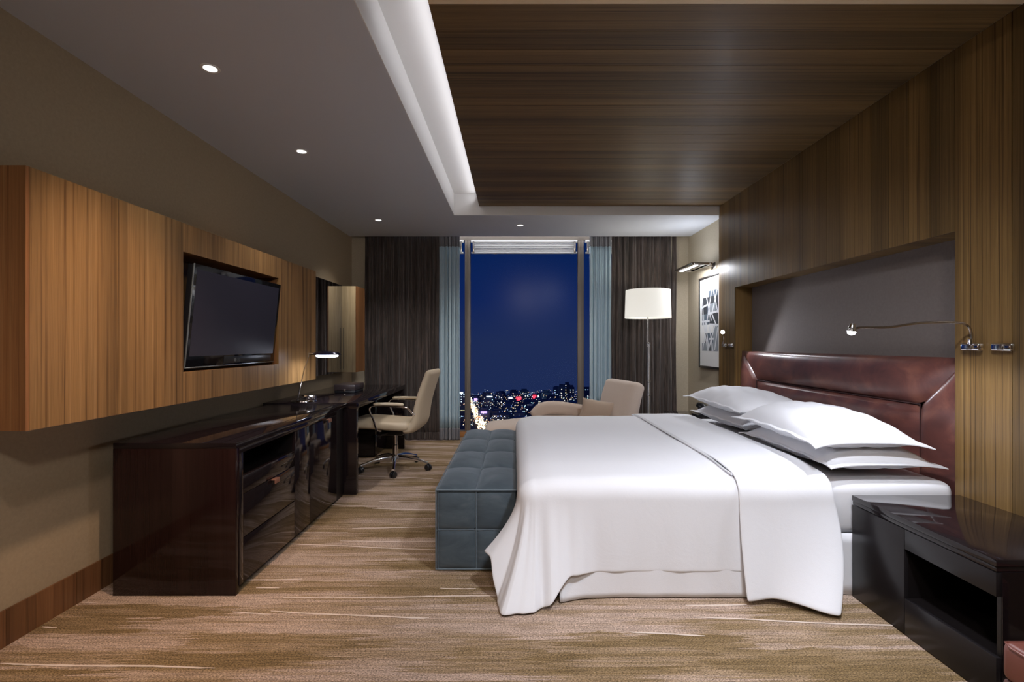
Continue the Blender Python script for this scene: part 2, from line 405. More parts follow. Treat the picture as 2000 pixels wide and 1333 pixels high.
wl = struct(B('wall_left', M_wallL, None, XL-.15, XL, -1.8, YF, 0, 2.95))
wr = struct(B('wall_right', M_wallR, None, XR, XR+.4, 5.341, YF, 0, 2.95))
struct(B('wall_right', M_wallR, None, XA+.01, XR+.4, -1.8, 1.15, 0, 2.95))
struct(B('wall_back', M_wallL, None, -2.25, 2.6, -1.95, -1.8, 0, 2.95))
# window wall: piers beside the drapes, head above
wf = MB(); wf.box(XL-.15, -1.80, YF, YF+.5, 0, 2.95); wf.box(1.98, XR+.4, YF, YF+.5, 0, 2.95); wf.box(-1.8, 1.98, YW+.06, YW+.3, 2.70, 2.95)
wf.box(-1.8, -1.55, YW, YW+.3, 0, 2.7); wf.box(1.75, 1.98, YW, YW+.3, 0, 2.7)
struct(wf.build('wall_far', M_wallR, None, smooth=False))
# ceiling with the raised tray
cl = MB(); cx, cy0, cy1 = -.636, 1.85, 5.341
cl.box(-2.25, cx, -1.8, YF-.075, H, H+.30); cl.box(cx, 2.6, -1.8, cy0, H, H+.3); cl.box(cx, XR+.4, cy1, YF-.075, H, H+.3)
struct(cl.build('ceiling', M_ceil, None, smooth=False))
tr = MB(); tr.box(cx, 2.6, cy0, cy1, 2.834, 2.90)
tr.box(cx, cx+.004, cy0, cy1, H+.0005, 2.834); tr.box(cx+.004, XA, cy1-.004, cy1, H+.0005, 2.834); tr.box(cx+.004, XA, cy0, cy0+.004, H+.0005, 2.834)
struct(tr.build('ceiling_tray', M_cove, None, smooth=False))
struct(B('ceiling_pocket', M_ceil, None, -2.25, 2.6, YF-.074, 7.1, 2.80, 2.9))
# baseboard planks
bb = struct(B('baseboard_left', M_base_z, None, XL, XL+.004, -1.8, YF, 0, .145))
y = -1.8
for k in range(60):
    y1 = min(YF, y+random.choice((.13, .16, .2)))
    if y1-y < .02: break
    B('plank', M_base_z, bb, XL+.004, XL+.012, y+.0008, y1-.0008, 0, .15, 0); y = y1
struct(B('baseboard_right', M_base_z, None, XR-.01, XR, 5.341, YF, 0, .12, .002))

# window
wn = bpy.data.objects.new('window_1', None); wn.location = (.15, YW, 0); C.objects.link(wn); struct(wn)
fb = MB(); fb.box(-1.55, 1.75, YW-.03, YW+.05, 2.625, 2.71, .004); fb.box(-1.55, 1.75, YW-.03, YW+.05, .060, .075, .003)
fb.build('window_frame', M_frame, wn)
for x0, x1 in ((-.655, -.579), (.862, .945), (-1.55, -1.5), (1.7, 1.75)):
    mm = MB(); mm.box(x0, x1, YW-.03, YW+.05, .075, 2.625, .006); mm.box((x0+x1)/2-.01, (x0+x1)/2+.006, YW-.036, YW-.03, .075, 2.625); mm.build('mullion', M_frame, wn)
for x0, x1 in ((-1.5, -.655), (-.579, .862), (.945, 1.7)): B('pane', M_glass, wn, x0, x1, YW+.012, YW+.018, .075, 2.625)
struct(B('window_sill', M_sill, None, -1.55, 1.75, YW-.10, YW+.1, 0, .060, .004))
for x0, x1, l in ((-1.5, -.66, 'pale retracted blind in the left window light, behind the left sheer'), (-.574, .857, 'wide pale retracted blind across the top of the central window pane'), (.95, 1.7, 'pale retracted blind in the right window light, behind the right sheer')):
    bl = thing('window_blind', ((x0+x1)/2, YW-.03, 2.45), l, 'blind', None)
    B('cassette', M_blind, bl, x0+.005, x1-.005, YW-.075, YW-.035, 2.585, 2.625, .006)
    m = MB()
    for k in range(5): m.box(x0+.03, x1-.03, YW-.066, YW-.044, 2.468+k*.023, 2.486+k*.023, .004)
    m.build('folded_fabric', M_blind, bl)
    B('bottom_rail', M_blind, bl, x0+.01, x1-.01, YW-.072, YW-.038, 2.440, 2.464, .005)
    for xs in (x0+.04, x1-.04): B('bracket', M_steel, bl, xs-.012, xs+.012, YW-.08, YW-.072, 2.45, 2.60, .002)

# drapes
def drape(name, x0, x1, yc, amp, waves, z0, z1, m, label, cat, seed, bands=None, hems=True, wob=1.0):
    r = random.Random(seed); ph = [r.uniform(0, 6) for _ in range(8)]
    t = thing(name, ((x0+x1)/2, yc, 0), label, cat, None)
    def off(u, z):
        return amp*((.75+.35*math.sin(9*u+ph[4]))*math.sin(2*PI*waves*u+ph[0]+1.3*math.sin(5*u+ph[1])+.5*math.sin(13*u+ph[5]))+.45*math.sin(2*PI*waves*2.3*u+ph[2])+wob*.25*math.sin(z*2.1+ph[3]+8*u)*math.sin(2*PI*waves*1.7*u+z*1.3))
    def part(nm, za, zb, mat, dy=0):
        mb = MB(); nu = int(waves*18); nv = 14
        def fn(u, v):
            z = za+(zb-za)*v; return Vector((x0+(x1-x0)*u+wob*.004*math.sin(z*3+u*20), yc+off(u, z)+dy, z))
        mb.grid(fn, nu, nv); o = mb.build(nm, mat, t)
        so = o.modifiers.new('thick', 'SOLIDIFY'); so.thickness = .003
        return o
    if bands:
        part('top_shade_band', bands[1], z1, bands[2]); part('voile', bands[0], bands[1], m); part('sill_shade_band', z0, bands[0], bands[2])  # end bands are painted shade on the voile, not sewn-on tape
    else: part('fabric', z0, z1, m); part('hem', z0-.002, z0+.09, m, -.004)
    return t
drape('drape', -1.905, -.955, 6.44, .020, 9, .012, 2.70, M_drape, 'brown striated floor length drape behind the desk chair', 'curtain', 1)
drape('drape', 1.255, 2.085, 6.44, .020, 8, .012, 2.70, M_drape, 'brown striated floor length drape behind the floor lamp', 'curtain', 2)
drape('sheer_curtain', -.955, -.690, 6.44, .017, 5, .004, 2.70, M_sheer, 'narrow pale blue sheer curtain gathered at left of window', 'curtain', 3, (.155, 2.487, M_sheer_shade), wob=0)
drape('sheer_curtain', .980, 1.253, 6.44, .017, 5, .004, 2.70, M_sheer, 'narrow pale blue sheer curtain gathered at right of window, behind the armchair', 'curtain', 4, (.155, 2.487, M_sheer_shade), wob=0)

# ------------------------------------------------------------------ timber portal: wall and ceiling panelling
ya, yb = 2.49, 4.968
edges = [2.49-.1436*k for k in range(9, 0, -1)]+[ya+(yb-ya)*k/17 for k in range(18)]+[yb+(cy1-yb)*k/3 for k in (1, 2, 3)]
pw = thing('wall_paneling', (XA, 3.7, 0), 'veneered timber portal wall around the upholstered headboard niche', 'paneling')
core = MB(); core.box(XA+.012, XR+.4, 1.15, ya, 0, 2.70); core.box(XA+.012, XR+.4, yb+.02, cy1-.001, 0, 2.834); core.box(XA+.012, XR+.4, ya, yb+.02, 1.80, 2.70)
core.build('backing', M_wall_z, pw, smooth=False)
gp = .0012
tone = random.Random(5)
for a, b_ in zip(edges, edges[1:]):
    if a >= ya-.001 and b_ <= yb+.001: B('veneer_panel', M_wall_z, pw, XA, XA+.012, a+gp, b_-gp, 1.795, 2.70)
    else: B('veneer_panel', M_wall_z, pw, XA, XA+.012, a+gp, b_-gp, 0, 2.70)
B('jamb_panel', M_wall_z, pw, XA+.012, 2.362, yb, yb+.02, 0, 1.795); B('jamb_panel', M_wall_z, pw, XA+.012, 2.362, ya-.02, ya, 0, 1.795)
B('soffit_panel', M_wall_x, pw, XA+.012, 2.362, ya, yb, 1.795, 1.80)
B('end_panel', M_wall_z, pw, XA, XR, cy1-.001, cy1+.010, 0, 2.604)
B('niche_back', M_recess, pw, 2.362, 2.40, ya-.02, yb+.02, 0, 1.80)
pc = thing('ceiling_paneling', (.9, 3.7, 2.70), 'dark veneered timber panel hung in the ceiling above the bed', 'paneling')
B('backing', M_wall_x, pc, -.36, XA, 2.16, cy1-.006, 2.712, 2.752)
ced = [2.16, 2.2029+.1436*1]+[e_ for e_ in edges if e_ > 2.4]
ced = sorted(set(round(e_, 4) for e_ in ced)); ced[-1] = cy1-.006
for a, b_ in zip(ced, ced[1:]): B('veneer_panel', M_wall_x, pc, -.365, XA-.001, a+gp, b_-gp, 2.70, 2.712)
B('edge_trim', M_trim, pc, -.365, XA-.001, 2.03, 2.159, 2.699, 2.752, .002)

# ------------------------------------------------------------------ downlights
for (x, y, l) in [(-1.505, 2.49, 'recessed downlight nearest the camera over the desk side'), (-1.506, 3.565, 'recessed downlight in the left ceiling above the television'), (-1.492, 5.54, 'recessed downlight near the left drape and desk chair'), (.077, 5.78, 'recessed downlight in the ceiling strip before the window')]:
    t = thing('downlight', (x, y, H), l, 'light', None)
    MB().lathe([(.030, -.001), (.036, -.004), (.043, -.003), (.045, .0)], (x, y, H), 32).build('trim_ring', M_blind, t)
    MB().lathe([(0, -.0012), (.031, -.0018)], (x, y, H), 28).build('lens', M_down, t)

# ------------------------------------------------------------------ wall cabinet with TV niche
XC = -1.813; y0, y1, z0, z1 = 1.864, 4.60, .912, 1.901
ny0, ny1, nz0, nz1 = 2.754, 3.873, 1.080, 1.744
cb = thing('wall_cabinet', (-1.95, 3.2, .912), 'long veneered wall cabinet with a television niche, hung above the credenza', 'cabinet')
c = MB(); c.box(XL, XC-.016, y0+.016, ny0-.016, z0, z1); c.box(XL, XC-.016, ny1+.016, y1, z0, z1); c.box(XL, XC-.016, ny0-.016, ny1+.016, z0, nz0-.012); c.box(XL, XC-.016, ny0-.016, ny1+.016, nz1+.012, z1); c.box(XL, XL+.03, ny0, ny1, nz0, nz1)
c.build('body', M_teak_z, cb, smooth=False)
B('end_panel', M_teak_side, cb, XL, XC, y0, y0+.015, z0, z1)
# door leaves
seams = [y0+.015, 2.30, ny0]
for a, b_ in zip(seams, seams[1:]): B('front_panel', M_teak_z, cb, XC-.016, XC, a+.001, b_-(.001 if b_ < ny0 else 0), z0, z1)
B('front_panel', M_teak_z, cb, XC-.016, XC, ny0+.0, ny1, z0, nz0); B('front_panel', M_teak_z, cb, XC-.016, XC, ny0, ny1, nz1, z1)
B('front_panel', M_teak_z, cb, XC-.016, XC, ny1, y1-.0, z0, z1)
nl = MB(); nl.box(XL+.03, XC-.016, ny0-.012, ny0, nz0, nz1); nl.box(XL+.03, XC-.016, ny1, ny1+.012, nz0, nz1); nl.box(XL+.03, XC-.016, ny0, ny1, nz1, nz1+.012); nl.box(XL+.03, XC-.016, ny0, ny1, nz0-.012, nz0)
nl.build('niche_lining', M_teak_side, cb, smooth=False)
cs = thing('wall_cabinet', (-1.95, 5.9, .912), 'short pale veneered wall cabinet in the corner by the left drape', 'cabinet')
B('body', wood('pale_teak', 'z', (.20, .14, .07, 1), (.46, .36, .21, 1), (.56, .45, .29, 1), var=0), cs, XL, XC-.002, 5.765, 6.08, z0, z1, .001)
B('front_panel', M_teak_side, cs, XC-.002, XC+.010, 5.765, 6.08, z0, z1)
B('seam', M_black, cs, -1.957, -1.953, 5.7635, 5.765, z0+.03, 1.42)
mi = thing('wall_mirror', (-1.98, 5.2, .91), 'dark narrow wall mirror between the long and the short wall cabinet', 'mirror')
B('backing', M_black, mi, XL, -1.976, 4.602, 5.763, .914, 1.908); B('mirror_glass', M_mirror, mi, -1.976, -1.970, 4.602, 5.763, .914, 1.908)

# TV : tilted slab
tv = thing('television', (-1.9, 3.33, 1.1), 'black flat screen television tilted forward in the cabinet niche', 'television')
tl = math.atan2(.056, .585)
TM = Matrix.Translation((-1.842, 3.33, 1.100))@Matrix.Rotation(tl, 4, 'Y')
def T(mb, n, m): return mb.build(n, m, tv, M=TM)
wv, hv = .522, .592
T(MB().box(-.040, -.006, -wv+.006, wv-.006, .004, hv-.004, .004), 'casing', M_black)
T(MB().box(-.085, -.040, -wv*.8, wv*.8, .06, hv-.06, .012), 'rear_housing', M_black)
b = MB(); b.box(-.006, 0, -wv, wv, 0, hv, .002); T(b, 'bezel', M_gloss_black)
T(MB().box(0, .0012, -wv+.030, wv-.030, .066, hv-.030), 'screen', M_screen)
T(MB().box(-.004, .002, -wv, wv, -.002, .004, .001), 'lower_edge', M_glasslip)
T(MB().box(-.004, .003, -wv-.002, -wv+.003, 0, hv, .001), 'side_edge', M_glasslip)
T(MB().box(.0002, .0022, -.15, wv-.06, .012, .058, .001), 'speaker_bar', M_black)
T(MB().box(-.14, -.085, -.10, .10, .22, .36, .004), 'wall_bracket', M_black)
cu = bpy.data.curves.new('logo', 'FONT'); cu.body = 'LG'; cu.size = .030; cu.extrude = .0006; cu.align_x = 'CENTER'
lo = bpy.data.objects.new('logo_tmp', cu); me = bpy.data.meshes.new_from_object(lo); me.name = 'logo'; bpy.data.objects.remove(lo)
me.transform(TM@Matrix.Translation((.0028, .025, .022))@Matrix.Rotation(PI/2, 4, 'Z')@Matrix.Rotation(PI/2, 4, 'X'))
me.materials.append(M_glasslip); link(bpy.data.objects.new('logo', me), tv)
T(MB().lathe([(0, .0), (.013, 0), (.013, .001), (0, .001)], (.0022, -.018, .034), 20, (1, 0, 0)), 'logo_emblem', M_glasslip)

# ------------------------------------------------------------------ credenza
cr = thing('credenza', (-1.66, 3.3, 0), 'low espresso lacquered credenza with drawers, under the wall cabinet', 'sideboard')
X0, X1 = -1.964, -1.36
B('top', M_lacquer, cr, X0, X1, 2.459, 4.10, .722, .750, .002)
B('top_inlay', M_gloss_black, cr, X1-.075, X1-.070, 2.47, 4.09, .7500, .7504)
B('side_panel', M_lacq_side, cr, X0, X1-.002, 2.459, 2.489, 0, .722, .002)
c = MB(); c.box(X0, X1-.02, 2.489, 2.500, .03, .70); c.box(X0, X1-.3, 2.50, 3.98, .035, .722); c.box(X1-.3, X1-.02, 3.127, 3.98, .035, .722); c.box(X1-.3, X1-.02, 2.5, 3.127, .035, .560); c.box(X1-.3, X1-.018, 2.5, 3.127, .700, .722)
c.build('carcass', M_lacq_in, cr, smooth=False)
B('plinth', M_lacq_in, cr, X0+.02, X1-.05, 2.489, 3.98, 0, .035)
B('front_rail', M_lacquer, cr, X1-.018, X1, 2.490, 3.86, .692, .7205, .001)
B('front_stile', M_lacquer, cr, X1-.018, X1, 2.490, 2.524, .035, .691, .001)
B('shelf_lip', M_lacquer, cr, X1-.018, X1, 2.525, 3.120, .482, .572, .001)
def drawer(nm, ya_, yb_, za, zb, pull):
    d = B(nm, M_lacquer, cr, X1-.018, X1, ya_+.0015, yb_-.0015, za+.0015, zb-.0015, .001)
    if pull:
        yp, zp = pull; p = MB(); p.box(X1, X1+.024, yp-.028, yp+.028, zp-.004, zp+.001, .001); p.box(X1+.020, X1+.025, yp-.028, yp+.028, zp-.024, zp+.001, .002)
        o = p.build('leather_pull', M_tab, d); o['label'] = 'folded tan leather pull tab'
drawer('drawer', 2.525, 3.120, .262, .480, (2.84, .474))
drawer('drawer', 2.525, 3.120, .036, .260, None)
B('front_stile', M_lacquer, cr, X1-.018, X1, 3.122, 3.355, .036, .691, .001)
drawer('door', 3.357, 3.858, .036, .690, (3.66, .688))
B('recess_panel', M_lacq_in, cr, X1-.05, X1-.03, 3.86, 4.08, 0, .722)
# writing desk
dk = thing('writing_desk', (-1.68, 5.0, 0), 'espresso lacquered writing desk on slab legs in front of the left drape', 'desk')
B('top', M_lacquer, dk, -2.05, -1.285, 4.104, 5.96, .705, .752, .002)
B('top_inlay', M_gloss_black, dk, -1.362, -1.357, 4.11, 5.95, .752, .7524)
B('leg', M_lacquer, dk, -2.05, -1.287, 4.106, 4.160, 0, .705, .002)
B('leg', M_lacquer, dk, -2.05, -1.287, 5.90, 5.955, 0, .705, .002)
pd = B('drawer_pedestal', M_lacquer, dk, -2.03, -1.515, 5.46, 5.898, .002, .704, .003)
for k in range(3): B('drawer_front', M_lacquer, pd, -1.5145, -1.505, 5.465, 5.893, .01+k*.232, .238+k*.232, .002)
# desk items
lt = thing('document_box', (-1.6, 5.0, .7524), 'dark leather document box at the back of the writing desk', 'box')
B('base', M_black, lt, -1.76, -1.56, 4.93, 5.22, .7525, .775, .004); B('lid', base('dark_hide', (.05, .035, .035, 1), .35)[0], lt, -1.765, -1.555, 4.925, 5.225, .776, .835, .008)
B('clasp', M_steel, lt, -1.67, -1.65, 4.921, 4.925, .768, .79, .001)
dl = thing('desk_lamp', (-1.755, 4.19, .752), 'chrome desk lamp with a lit flat disc head on the desk', 'lamp')
bx, by = -1.756, 4.215
MB().lathe([(0, 0), (.100, 0), (.105, .004), (.103, .011), (.096, .014), (0, .014)], (bx-.005, by, .7525), 40).build('base', M_chrome, dl)
MB().lathe([(0, 0), (.062, 0), (.063, .003), (.062, .034), (.056, .040), (0, .042)], (bx+.035, by, .7665), 36).build('base_drum', M_chrome, dl)
MB().tube([(bx-.065, by, .765), (bx-.055, by, .80), (bx-.005, by, 1.02), (bx+.04, by, 1.155)], .0045, 10).build('arm', M_chrome, dl)
MB().tube([(bx-.052, by-.012, .765), (bx-.045, by-.012, .80), (bx+.003, by-.012, 1.02), (bx+.044, by-.012, 1.155)], .003, 8).build('stay', M_chrome, dl)
MB().tube([(bx+.035, by-.006, 1.150), (bx+.10, by-.006, 1.158)], [.010, .012], 12).build('hinge', M_chrome, dl)
hd = MB().lathe([(0, .024), (.05, .022), (.095, .010), (.114, -.003), (.112, -.010), (.092, -.014), (0, -.014)], (bx+.19, by, 1.155), 40).build('head', base('head_shell', (.03, .03, .08, 1), .15, .6)[0], dl)
MB().lathe([(0, -.0142), (.090, -.0142), (.086, -.026), (.06, -.031), (0, -.033)], (bx+.19, by, 1.155), 40).build('diffuser', M_desk_led, dl)
lamp('AREA', 'desk_lamp_light', (bx+.19, by, 1.115), 1.4, (.82, .86, 1), .16)

# ------------------------------------------------------------------ office chair
oc = thing('office_chair', (-1.166, 4.95, 0), 'beige leather swivel chair with chrome five star base at the desk', 'chair')
OM = Matrix.Translation((-1.166, 4.95, 0))@Matrix.Rotation(math.radians(-5), 4, 'Z')
def O(mb, n, m): return mb.build(n, m, oc, M=OM)
O(MB().sweep([(-.40, 0, .455), (-.36, 0, .468), (-.25, 0, .470), (-.1, 0, .462), (.05, 0, .452), (.15, 0, .450), (.215, 0, .462)], .50, .095, 32, 5, .05), 'seat', M_beige_leather)
O(MB().sweep([(.13, 0, .425), (.20, 0, .43), (.245, 0, .47), (.262, 0, .53), (.275, 0, .62), (.305, 0, .74), (.345, 0, .86), (.375, 0, .945), (.39, 0, .985)], .47, lambda t: .10-.035*t, 32, 5, .035), 'backrest', M_beige_leather)
for s_ in (-1, 1):
    y = s_*.275
    f = O(MB().tube([(-.06, y*.86, .415), (-.085, y, .425), (-.12, y, .52), (-.155, y, .60), (-.158, y, .635), (-.14, y, .655), (-.10, y, .66), (.10, y, .655), (.20, y, .645), (.235, y*.93, .60), (.262, y*.84, .57)], .0085, 10), 'armrest', M_chrome)
    p_ = MB().sweep([(-.12, y, .672), (0, y, .676), (.12, y, .674), (.17, y, .668)], .05, .028, 20, 3, .02).build('pad', M_beige_leather, f, M=OM)
O(MB().box(-.13, .10, -.09, .09, .345, .41, .015), 'tilt_mechanism', M_black)
O(MB().tube([(-.05, -.09, .37), (-.10, -.22, .36), (-.06, -.26, .355)], .007, 8), 'lever', M_black)
O(MB().lathe([(.0, .12), (.028, .12), (.028, .24), (.022, .245), (.022, .36), (0, .36)], (0, 0, 0), 24), 'gas_column', M_chrome)
O(MB().lathe([(0, .085), (.045, .085), (.05, .10), (.045, .13), (.03, .145), (0, .145)], (0, 0, 0), 24), 'hub', M_chrome)
for k in range(5):
    a = math.radians(-80+72*k+5); d = Vector((math.cos(a), math.sin(a), 0)); sd = Vector((-d.y, d.x, 0))
    lg = MB(); P_ = [(.03, .118, .026, .028), (.12, .118, .022, .024), (.22, .103, .018, .018), (.29, .082, .017, .014), (.335, .070, .018, .013)]
    rings = []
    for (r, z, wd, th) in P_:
        cc = d*r+Vector((0, 0, z)); rings.append([lg.bm.verts.new(cc+sd*wd*math.cos(q)*.9+Vector((0, 0, 1))*th*math.sin(q)) for q in [2*PI*j/12 for j in range(12)]])
    for A, B_ in zip(rings, rings[1:]):
        for j in range(12): lg.bm.faces.new([A[j], A[(j+1) % 12], B_[(j+1) % 12], B_[j]])
    lg.bm.faces.new(rings[0]); lg.bm.faces.new(rings[-1])
    lo_ = O(lg, 'leg', M_chrome)
    cc = d*.335; cs_ = MB(); cs_.tube([cc+Vector((0, 0, .05)), cc+Vector((0, 0, .068))], .010, 10)
    for q in (-1, 1):
        ax = (sd*.8+d*.6).normalized(); cs_.lathe([(0, -.011), (.024, -.011), (.030, -.006), (.030, .006), (.024, .011), (0, .011)], cc+ax*q*.015+Vector((0, 0, .030)), 20, tuple(ax))
    cs_.build('caster', M_black, lo_, M=OM)

# ------------------------------------------------------------------ bench
bn = thing('bench', (-.2, 3.65, 0), 'blue grey suede tufted bench at the foot of the bed', 'bench')
bx0, bx1, by0, by1, bz = -.424, .018, 2.718, 4.589, .452
B('body', M_velvet, bn, bx0+.012, bx1-.012, by0+.012, by1-.012, .012, bz-.012, .01)
xm = (bx0+bx1)/2; ys = [by0+(by1-by0)*k/4 for k in range(5)]
for xa, xb in ((bx0+.004, xm), (xm, bx1-.004)):
    for a, b_ in zip(ys, ys[1:]):
        MB().puff([(xa, a, bz-.012), (xb, a, bz-.012), (xb, b_, bz-.012), (xa, b_, bz-.012)], (0, 0, 1), .040, .0, 16, 16, 2.0).build('tufted_square', M_velvet, bn)
for xa, xb in ((bx0+.006, xm), (xm, bx1-.006)):
    for za, zb in ((.014, .226), (.226, bz-.014)):
        MB().puff([(xa, by0+.012, za), (xb, by0+.012, za), (xb, by0+.012, zb), (xa, by0+.012, zb)], (0, -1, 0), .018, 0, 14, 14, 3).build('side_square', M_velvet, bn)
for a, b_ in zip(ys, ys[1:]):
    for za, zb in ((.014, .226), (.226, bz-.014)):
        MB().puff([(bx0+.012, a, za), (bx0+.012, b_, za), (bx0+.012, b_, zb), (bx0+.012, a, zb)], (-1, 0, 0), .018, 0, 14, 12, 3).build('side_square', M_velvet, bn)
def pipe(pts, nm='piping', par=bn, m=M_piping, r=.0035): return MB().tube(pts, r, 8).build(nm, m, par)
zt = bz-.008
pipe([(bx0+.003, by0+.003, zt), (xm, by0, zt), (bx1-.003, by0+.003, zt)])
pipe([(bx0+.002, by0+.003, zt)]+[(bx0-.000, y_, zt+.004*math.sin(i*PI)) for i, y_ in enumerate(ys[1:-1])]+[(bx0+.002, by1-.004, zt)])
pipe([(bx1-.002, by0+.003, zt), (bx1-.002, by1-.004, zt)]); pipe([(bx0+.003, by0+.003, zt), (bx0+.003, by0+.003, .014)]); pipe([(bx0+.004, by0+.004, .014), (bx1-.004, by0+.004, .014)])
pipe([(xm, by0+.004, zt+.002)]+[(xm, y_, zt+.001) for y_ in ys[1:-1]]+[(xm, by1-.01, zt)], r=.0028); pipe([(xm, by0+.006, zt), (xm, by0+.006, .014)], r=.0025)
pipe([(bx0+.006, by0+.006, .226), (bx1-.006, by0+.006, .226)], r=.0022)
for y_ in ys[1:-1]: pipe([(bx0+.01, y_, zt), (bx1-.01, y_, zt)], r=.002)
for x_ in (bx0+.05, bx1-.05):
    for y_ in (by0+.06, by1-.06): MB().lathe([(0, 0), (.015, 0), (.018, .02), (0, .02)], (x_, y_, 0), 16).build('foot', M_black, bn)

# ------------------------------------------------------------------ bed
ZT, YN, YB = .555, 2.475, 4.70   # mattress top, near side, far side
bd = thing('bed', (1.1, 3.58, 0), 'large bed base and mattress with white bed linen valance', 'bed')
B('box_base', M_white2, bd, .06, 2.19, YN+.04, YB-.04, .03, .28, .02)
B('mattress', M_white2, bd, .05, 2.205, YN+.02, YB-.02, .285, ZT-.012, .05, 5)
v = MB()
def valance(u, v_):
    # runs along foot, near side; hangs to the floor
    L1, L2 = YB-YN, 2.15; s_ = u*(L1+L2)
    if s_ < L1: p = Vector((.045, YB-s_, 0)); n_ = Vector((-1, 0, 0))
    else: p = Vector((.045+s_-L1, YN+.012, 0)); n_ = Vector((0, -1, 0))
    wv_ = .004*math.sin(s_*23)+.003*math.sin(s_*51+1)
    z = .30*(1-v_)+.004*v_; return p+n_*(.004+(wv_+.012)*v_)+Vector((0, 0, z))
v.grid(valance, 160, 6); vo = v.build('valance', M_white2, bd); so = vo.modifiers.new('t', 'SOLIDIFY'); so.thickness = .003

def smooth(t): t = max(0, min(1, t)); return t*t*(3-2*t)
def cloth(name, xa, xb, hem, flare, top, m, parent, foot=True, yfar=.16, seed=0, lift=0, nx=70, thick=.006, fold=None, rad=.085, shift=None):
    """bed covering: flat top, far drop, near drop, optional foot drop with a draped corner"""
    mb = MB(); R = rad; r = random.Random(seed); ph = [r.uniform(0, 6) for _ in range(6)]
    yn, yf = YN-.012-lift, YB+.012+lift; ny = 44
    def ztop(x, y):
        a = min((y-yn)/.35, (yf-y)/.35, 1); c_ = smooth(a); f_ = smooth((x-xa)/.18) if foot else 1
        return top-.022*(1-c_)-.02*(1-f_)+.003*math.sin(x*7+ph[0])*math.sin(y*5+ph[1])+.0015*math.sin(x*23+y*9+ph[2])
    cols = [xa+(R if foot else 0)+(xb-xa-(R if foot else 0))*(i/nx) for i in range(nx+1)]
    def skirt(p, n_, t, hz, fl, z0):
        pts = []
        for k in range(1, 6): a = PI/2*k/5; pts.append(p+n_*R*math.sin(a)+Vector((0, 0, z0-R+R*math.cos(a))))
        nz = 22
        for k in range(1, nz+1):
            v_ = k/nz; z = (z0-R)+(hz-(z0-R))*v_
            fw = fold(t, v_) if fold else 0
            pts.append(p+n_*(R+fl*v_**1.6+fw)+Vector((shift(t, v_) if shift else 0, 0, z)))
        return pts
    rows = []
    for x in cols:
        t = (x-xa)
        near = skirt(Vector((x, yn+R, 0)), Vector((0, -1, 0)), t, hem(t), flare(t), ztop(x, yn+R))
        tops = [Vector((x, yn+R+(yf-yn-2*R)*j/ny, 0)) for j in range(ny+1)]
        for q in tops: q.z = ztop(q.x, q.y)
        far = [Vector((x, yf-R, ztop(x, yf-R)))+Vector((0, R*math.sin(PI/2*k/4), -R+R*math.cos(PI/2*k/4))) for k in range(1, 5)]+[Vector((x, yf, top-.08-yfar*k/4)) for k in range(1, 5)]
        rows.append([mb.bm.verts.new(q) for q in near[::-1]+tops+far])
    for A, B_ in zip(rows, rows[1:]):
        for k in range(len(A)-1): mb.bm.faces.new([A[k], B_[k], B_[k+1], A[k+1]])
    nn_ = 27
    if foot:
        # corner fan from near direction (-Y) to foot direction (-X), then along the foot
        prev = rows[0][:nn_]; cp = Vector((xa+R, yn+R, 0)); na = 26; apex = rows[0][nn_]
        fan = [prev]
        for i in range(1, na+1):
            a = PI/2*i/na; n_ = Vector((-math.sin(a), -math.cos(a), 0)); t = -.35*i/na
            sk = skirt(cp, n_, t, hem(t), flare(t), ztop(cp.x, cp.y)); fan.append([mb.bm.verts.new(q) for q in sk[::-1]])
        for A, B_ in zip(fan, fan[1:]):
            for k in range(nn_-1): mb.bm.faces.new([B_[k], A[k], A[k+1], B_[k+1]])
            mb.bm.faces.new([B_[nn_-1], A[nn_-1], apex])
        last = fan[-1]
        for j in range(1, ny+1):
            y_ = yn+R+(yf-yn-2*R)*j/ny; t = -.35-(y_-yn-R)
            sk = skirt(Vector((xa+R, y_, 0)), Vector((-1, 0, 0)), t, hem(t), flare(t), ztop(xa+R, y_)); cur = [mb.bm.verts.new(q) for q in sk[::-1]]
            for k in range(nn_-1): mb.bm.faces.new([cur[k], last[k], last[k+1], cur[k+1]])
            mb.bm.faces.new([cur[nn_-1], last[nn_-1], rows[0][nn_+j-1], rows[0][nn_+j]]); last = cur
    o = mb.build(name, m, parent); so = o.modifiers.new('t', 'SOLIDIFY'); so.thickness = thick; so.offset = 1
    sb = o.modifiers.new('s', 'SUBSURF'); sb.levels = 1; sb.render_levels = 1
    return o
def hem_d(t):
    # t>0 along near side, -0.35..0 round the corner, below that along the foot
    if t < 0: return .008+.175*smooth((-t-.20)/.09)
    return .008+.117*smooth((t-.10)/.16)
def fl_d(t):
    if t < -.35: return .004+.17*(1-smooth((-t-.35)/.13))
    if t < 0: return .18+.04*math.sin((-t)/.35*PI*2)
    return .18-.165*smooth(t/.42)
def fold_d(t, v_):
    a = math.exp(-((t-.0)/.22)**2)
    return v_*a*(.026*math.sin(t*44+.6)+.012*math.sin(t*95))+.003*v_*math.sin(t*17)+.0015*v_*math.sin(t*41+1)
dv = thing('duvet', (.8, 3.58, ZT), 'white duvet draped over the bed and falling in folds at its near foot corner', 'bedding')
cloth('cover', .025, 1.30, hem_d, fl_d, .585, M_white, dv, True, seed=1, fold=fold_d, nx=90)
# inner layer showing below the duvet hem
lay = MB()
def under(u, v_):
    x = .22+1.0*u; z = .20*(1-v_)+.006*v_
    return Vector((x, YN-.020-.016*v_-.05*v_*math.exp(-((x-.2)/.13)**2)+.006*v_*math.sin(x*26)*math.exp(-x*1.2), z))
lay.grid(under, 60, 8); lo_ = lay.build('under_sheet', M_white2, bd); so = lo_.modifiers.new('t', 'SOLIDIFY'); so.thickness = .003
